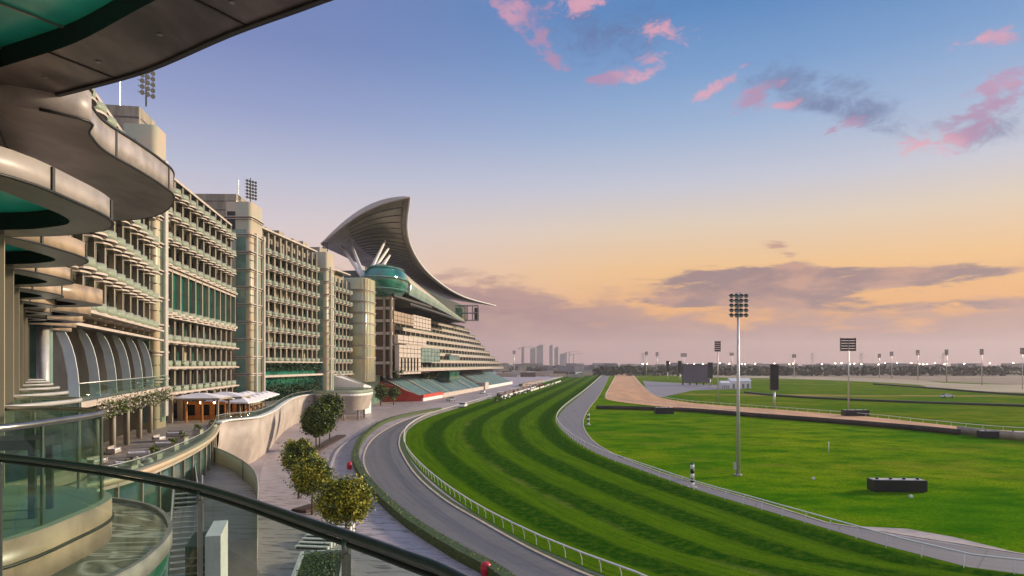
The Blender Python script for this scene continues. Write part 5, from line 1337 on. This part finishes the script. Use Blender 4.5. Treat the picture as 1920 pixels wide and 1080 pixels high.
# TV screen and speakers
a = P(1281, 722); b = P(1333, 722); root = empty('video_screen', ((a[0]+b[0])/2, a[1], 0), 'large blank grey video screen seen beyond the dirt track', 'screen')
sw = b[0]-a[0]; Ys = a[1]; hz = (722-685)/1280*Ys; cx = (a[0]+b[0])/2
mb = MB(); mb.box((cx, Ys, 2.0), (sw, 2.5, hz-1.5), pbr('screen_grey', (.12, .11, .13), .3, var=.15, scale=.05)); mb.build('screen', root)
mb = MB()
for k in range(5): mb.box((a[0]+sw*k/4, Ys+1.5, 0), (.8, 2, hz+.5), LAMPD)
mb.box((cx, Ys, hz+.4), (sw+1, 3, .6), LAMPD); mb.build('frame', root)
def slab_sign(u0, u1, vt, vb, vg, label, leg=True):
    Yp = P(u0, vg)[1]; xa, xb = (u0-960)/1280*Yp, (u1-960)/1280*Yp; z1 = H+(683-vt)/1280*Yp; z0 = H+(683-vb)/1280*Yp
    root = empty('information_board', ((xa+xb)/2, Yp, 0), label, 'board', 'black upright boards on the infield')
    mb = MB(); mb.box(((xa+xb)/2, Yp, z0), (xb-xa, 1.2, z1-z0), pbr('board_black', (.012, .014, .022), .3, var=.3)); mb.build('panel', root)
    for zz_ in (z1, z0-.3): mb = MB(); mb.box(((xa+xb)/2, Yp, zz_), ((xb-xa)+.3, 1.4, .3), METAL); mb.build('frame_rail', root)
    mb = MB(); mb.tube([((xa+xb)/2, Yp, 0), ((xa+xb)/2, Yp, z0-.2)], .45, METAL_L, 10); mb.build('leg', root)
slab_sign(1444, 1459, 684, 731, 766, 'tall black board on a pole in the far field right of the tall mast')
slab_sign(1327, 1336, 680, 709, 724, 'black upright board at the right end of the video screen')
slab_sign(1271, 1278, 677, 700, 716, 'black upright board at the left end of the video screen')
slab_sign(1249, 1255, 677, 697, 713, 'slim black board farthest left behind the dirt track')
# white tents
for (u0, u1, v, hpx, t) in ((1349, 1365, 729, 15, 'smaller grey white tent beside the screen'), (1366, 1404, 728, 19, 'larger white marquee behind the tall mast')):
    a = P(u0, v); b = P(u1, v); w = b[0]-a[0]; cx = (a[0]+b[0])/2; Yp = a[1]; h = hpx/1280*Yp
    root = empty('marquee', (cx, Yp, 0), t, 'tent', 'white event tents'); mb = MB(); mb.box((cx, Yp, .05), (w, 10, h*.72), WHITEM); mb.build('wall', root)
    mb = MB(); y0, y1 = Yp-5.3, Yp+5.3; zl = h*.72+.05
    mb.quad((cx-w/2-.3, y0, zl), (cx+w/2+.3, y0, zl), (cx+w/2+.3, Yp, h), (cx-w/2-.3, Yp, h), WHITE); mb.quad((cx-w/2-.3, Yp, h), (cx+w/2+.3, Yp, h), (cx+w/2+.3, y1, zl), (cx-w/2-.3, y1, zl), WHITE)
    n = len(mb.v); mb.v += [(cx-w/2, y0, zl), (cx-w/2, Yp, h), (cx-w/2, y1, zl), (cx+w/2, y0, zl), (cx+w/2, Yp, h), (cx+w/2, y1, zl)]; mb.face((n, n+1, n+2), WHITE); mb.face((n+5, n+4, n+3), WHITE); mb.build('roof', root)
    mb = MB()
    for k in range(4): mb.box((cx-w*.35+w*.23*k, Yp-5.06, .05), (w*.12, .1, h*.45), METAL); 
    mb.build('opening', root)
sheet('service_yard', [P(1218, 742), P(1240, 745), P(1300, 732), P(1400, 729), P(1345, 722), P(1230, 716), P(1205, 714)], .07, PATHM)
# ------------------------------------------------------------------ horizon: trees, town, lamps
rnd = random.Random(40)
mb = MB()
for k in range(1500):
    u = rnd.uniform(1120, 2250) ; Yp = rnd.uniform(1050, 1500); Xp = (u-960)/1280*Yp; h = rnd.uniform(8, 15)
    for q in range(7):
        leaf(mb, (Xp+rnd.uniform(-6, 6), Yp+rnd.uniform(-6, 6), rnd.uniform(.5, h)), rnd.uniform(3.0, 6), FARTREE, rnd)
for k in range(700):
    u = rnd.uniform(860, 1150); Yp = rnd.uniform(1700, 2300); Xp = (u-960)/1280*Yp; h = rnd.uniform(6, 13)
    for q in range(6): leaf(mb, (Xp+rnd.uniform(-8, 8), Yp+rnd.uniform(-8, 8), rnd.uniform(.5, h)), rnd.uniform(4, 7), FARTREE, rnd)
mb.build('tree_belt', label='dark belt of trees along the horizon behind the far field', cat='trees', kind='stuff')
mb = MB()
for k in range(420):
    u = rnd.uniform(880, 2300); Yp = rnd.uniform(1500, 2600); Xp = (u-960)/1280*Yp
    mb.box((Xp, Yp, 0), (rnd.uniform(12, 45), rnd.uniform(10, 25), rnd.uniform(6, 22)), rnd.choice((TOWERF, STONE, CONC, TOWERF)))
for k in range(26):
    u = rnd.uniform(945, 1105); Yp = rnd.uniform(950, 1250); Xp = (u-960)/1280*Yp
    mb.box((Xp, Yp, 0), (rnd.uniform(8, 26), rnd.uniform(8, 16), rnd.uniform(3, 8)), rnd.choice((CREAM, STONE2, FASCIA_W, CONC, TRUNK)))
mb.build('distant_town', label='low hazy town buildings spread along the horizon', cat='buildings', kind='stuff')
# far towers
tw = [(999, 10, 651, 'slim hazy tower at the left of the skyline'), (1012, 12, 646, 'widest hazy tower in the skyline, with a flat top'), (1033, 6, 646, 'thin hazy tower in the middle of the skyline'), (1043, 7, 650, 'hazy tower with a sloped top, right of the thin one'), (1056, 13, 662, 'low broad hazy block at the right of the skyline'), (980, 5, 649, 'faint thin tower left of the skyline group')]
TOPV = {}
for (u, wpx, vt, t) in tw:
    Yp = 4300; Xp = (u-960)/1280*Yp; w = wpx/1280*Yp; h = H+(683-vt)/1280*Yp
    root = empty('skyscraper', (Xp, Yp, 0), t, 'skyscraper', 'hazy towers of the skyline')
    mb = MB(); mb.box((Xp, Yp, 0), (w, w*.8, h*.93), TOWERF); mb.prism([(Xp-w/2, Yp-w*.38), (Xp+w/2, Yp-w*.38), (Xp+w/2, Yp+w*.38), (Xp-w/2, Yp+w*.38)], h*.93, (lambda a, b, X=Xp, w=w, h=h: h*(.96+.04*(a-X)/w*2)), TOWERF); mb.build('shaft', root)
    mb = MB(); mb.tube([(Xp, Yp, h*.95), (Xp, Yp, h*1.07)], w*.05, METAL, 5); mb.build('spire', root)
# tower cranes
for (u, vt, t) in ((1067, 660, 'hazy tower crane right of the skyline blocks'), (979, 652, 'hazy tower crane left of the skyline'), (1075, 664, 'shorter hazy crane farther right of the skyline')):
    Yp = 4000; Xp = (u-960)/1280*Yp; h = H+(683-vt)/1280*Yp; root = empty('tower_crane', (Xp, Yp, 0), t, 'crane', 'cranes on the skyline')
    mb = MB(); mb.box((Xp, Yp, 0), (4, 4, h), TOWERF); mb.build('mast', root)
    mb = MB(); mb.bar((Xp-18, Yp, h-3), (Xp+55, Yp, h+6), 2, 2, TOWERF); mb.box((Xp-18, Yp, h-9), (8, 4, 6), TOWERF); mb.build('jib', root)
# power pylons
for (u, t) in ((1205, 'left of the first lamp pair'), (1523, 'between the tall mast and the square rack mast'), (1768, 'behind the right row of masts'), (1615, 'near the square rack mast')):
    Yp = 2600; Xp = (u-960)/1280*Yp; h = 62; mb = MB()
    for s in (-1, 1): mb.bar((Xp+s*6, Yp, 0), (Xp+s*1.2, Yp, h), .9, .9, METAL)
    for z, wd in ((h*.7, 16), (h*.83, 13), (h*.95, 9)): mb.bar((Xp-wd, Yp, z), (Xp+wd, Yp, z), .8, .8, METAL)
    for k in range(6): z0 = h*k/6; z1 = h*(k+1)/6; s = 1 if k % 2 else -1; f = lambda z: 6-4.8*z/h; mb.bar((Xp+s*f(z0), Yp, z0), (Xp-s*f(z1), Yp, z1), .5, .5, METAL)
    mb.build('power_pylon', label='faint lattice power pylon on the horizon '+t, cat='pylon', group='power pylons on the horizon')
# lit street lamps on the far road
def slamp():
    root = empty('street_lamp', (0, 0, 0), 'glowing street lamp on the road beyond the far tree belt', 'street lamp', 'lit street lamps along the horizon')
    mb = MB(); mb.tube([(0, 0, 0), (0, 0, 17.5)], [.25, .12], METAL, 5); mb.bar((0, 0, 17.4), (1.5, 0, 17.6), .12, .12, METAL); mb.build('pole', root)
    mb = MB(); mb.sphere((0, 0, 18), 1.15, GLOWF, 8, 6, zs=.6); mb.build('lamp_head', root); return root
sl = slamp(); us = [1205, 1213, 1255, 1289, 1302, 1318, 1334, 1350, 1367, 1391, 1397, 1416, 1452, 1480, 1487, 1541, 1566, 1578, 1594, 1602, 1615, 1633, 1647, 1659, 1682, 1692, 1709, 1724, 1731, 1738, 1753, 1771, 1775, 1808, 1856, 1900]
for i, u in enumerate(us):
    Yp = 1560+rnd.uniform(-40, 120); r = sl if i == 0 else dup(sl, (0, 0, 0)); r['label'] = ordw(i)+' from the left of the glowing street lamps beyond the far tree belt'; r.location = ((u-960)/1280*Yp, Yp, rnd.uniform(-.5, 3)); r.scale = [rnd.uniform(.8, 1.15)]*2+[1]

# ------------------------------------------------------------------ promenade furniture under the railing
# slatted stepped benches and planter
def slat_bench(u, v, n, L, label, rz):
    a = P(u, v); root = empty('slatted_bench', (a[0], a[1], .04), label, 'bench', 'white slatted stepped benches')
    co, si = math.cos(rz), math.sin(rz)
    for k in range(n):
        mb = MB(); q = (a[0]-si*k*.75, a[1]+co*k*.75); mb.box((q[0], q[1], .04), (L, .45, .3+.18*k), WHITE, rz); mb.box((q[0], q[1]-.22, .04), (L-.3, .04, .2+.18*k), DARK, rz); mb.build('step', root)
slat_bench(585, 1030, 5, 3.4, 'white slatted steps beside the planter, left set', -.15)
slat_bench(617, 1012, 5, 3.0, 'white slatted steps behind the planter', -.15)
a = P(640, 1078); root = empty('long_planter', (a[0]-3, a[1]-1, .04), 'long white edged planter with dark shrubs under the nearest tree', 'planter')
mb = MB(); pc = (a[0]-1.4, a[1]-2.0)
for (dx_, dy_, sx, sy) in ((-1.9, 0, .3, 13), (1.9, 0, .3, 13), (0, -6.4, 3.5, .3), (0, 6.4, 3.5, .3)):
    co, si = math.cos(.2), math.sin(.2); mb.box((pc[0]+dx_*co-dy_*si, pc[1]+dx_*si+dy_*co, .04), (sx, sy, .9), WHITE, .2)
mb.build('edge', root)
mb = MB(); mb.box((pc[0], pc[1], .04), (3.4, 12.4, .5), TRUNK, .2)
for k in range(3000):
    q = (rnd.uniform(-1.6, 1.6), rnd.uniform(-6, 6)); co, si = math.cos(.2), math.sin(.2); leaf(mb, (pc[0]+q[0]*co-q[1]*si, pc[1]+q[0]*si+q[1]*co, .5+abs(rnd.gauss(0, .35))), .12, rnd.choice((LEAF_D, LEAF_T, LEAF_M)), rnd)
mb.build('shrubs', root)
# planter beds under the trees
for (u0, v0, u1, v1, t) in ((560, 962, 600, 950, 'two olive trees'), (575, 855, 640, 818, 'tall dark tree')):
    a = P(u0, v0); b = P(u1, v1); mb = MB(); mb.wallstrip([a, b], .03, .4, 2.2, pbr('soil_bed', (.06, .03, .025), .9, var=.4)); mb.build('flower_bed', label='dark soil bed under the '+t, cat='flower bed')
# white service kiosk wall seen through the glass
a = P(402, 1120, 0); root = empty('service_kiosk', (-27, 52, .04), 'pale blue white kiosk wall with dark louvres seen through the balustrade glass', 'kiosk')
kx, ky = -20.8, 46.5
mb = MB(); mb.box((kx+1.4, ky-1.6, .04), (.9, 4.5, 7.2), WHITE, .3); mb.build('wall', root)
mb = MB(); mb.box((kx+.2, ky-1.2, .04), (1.4, 4.0, 6.4), LAMPD, .3)
for k in range(12): mb.box((kx+.75, ky-3.15, .4+k*.48), (1.35, .12, .08), METAL, .3)
mb.build('louvre', root)
# open steel stair with handrails
root = empty('steel_staircase', (-22, 40, 0), 'dark steel staircase with tubular handrails seen through the glass', 'staircase')
A = Vector((-27.5, 58, 7.2)); B = Vector((-17.5, 36, .2))
for s in (-1.1, 1.1):
    mb = MB(); o_ = Vector((s*.9, s*.4, 0)); mb.bar(A+o_, B+o_, .15, .5, METAL); mb.build('stringer', root)
    mb = MB()
    for hh in (.5, .95, 1.3): mb.tube([tuple(A+o_+Vector((0, 0, hh))), tuple(B+o_+Vector((0, 0, hh)))], .05, METAL_L, 6)
    for k in range(13): q = A+(B-A)*k/12+o_; mb.tube([tuple(q), tuple(q+Vector((0, 0, 1.3)))], .04, METAL, 5)
    mb.build('handrail', root)
for k in range(30):
    q = A+(B-A)*(k+.5)/30; mb = MB(); mb.box((q.x, q.y, q.z), (2.0, .55, .06), CONC, .4); mb.build('tread', root)
# lower court floor seen through the glass
sheet('lower_court', [(-45, 12), (-13, 18), (-17, 38), (-22, 50), (-29, 60), (-45, 60)], .045, pbr('court_tiles', (.12, .17, .17), .25, var=.4, scale=.4))
# bicycles / stools: small cafe tables in court
for i, (a, b, t) in enumerate(((-22.5, 37, 'below the marble terrace'), (-24.5, 33.5, 'nearest the staircase'), (-20.5, 31, 'at the court edge'))):
    r = dup(tb, (a, b, .05), 0, 'round table on the teal court '+t); r['group'] = 'tables on the lower court'

# ------------------------------------------------------------------ haze
hz = bpy.data.materials.new('haze'); hz.use_nodes = True; t = hz.node_tree; t.nodes.clear()
pv = t.nodes.new('ShaderNodeVolumePrincipled'); pv.inputs['Density'].default_value = .0001; pv.inputs['Color'].default_value = (.86, .80, .82, 1); pv.inputs['Anisotropy'].default_value = .2
ou = t.nodes.new('ShaderNodeOutputMaterial'); t.links.new(pv.outputs[0], ou.inputs['Volume'])
mb = MB(); mb.box((0, 3300, -1), (11400, 7400, 240), hz); o = mb.build('haze', kind='stuff', label='thin pinkish evening haze')
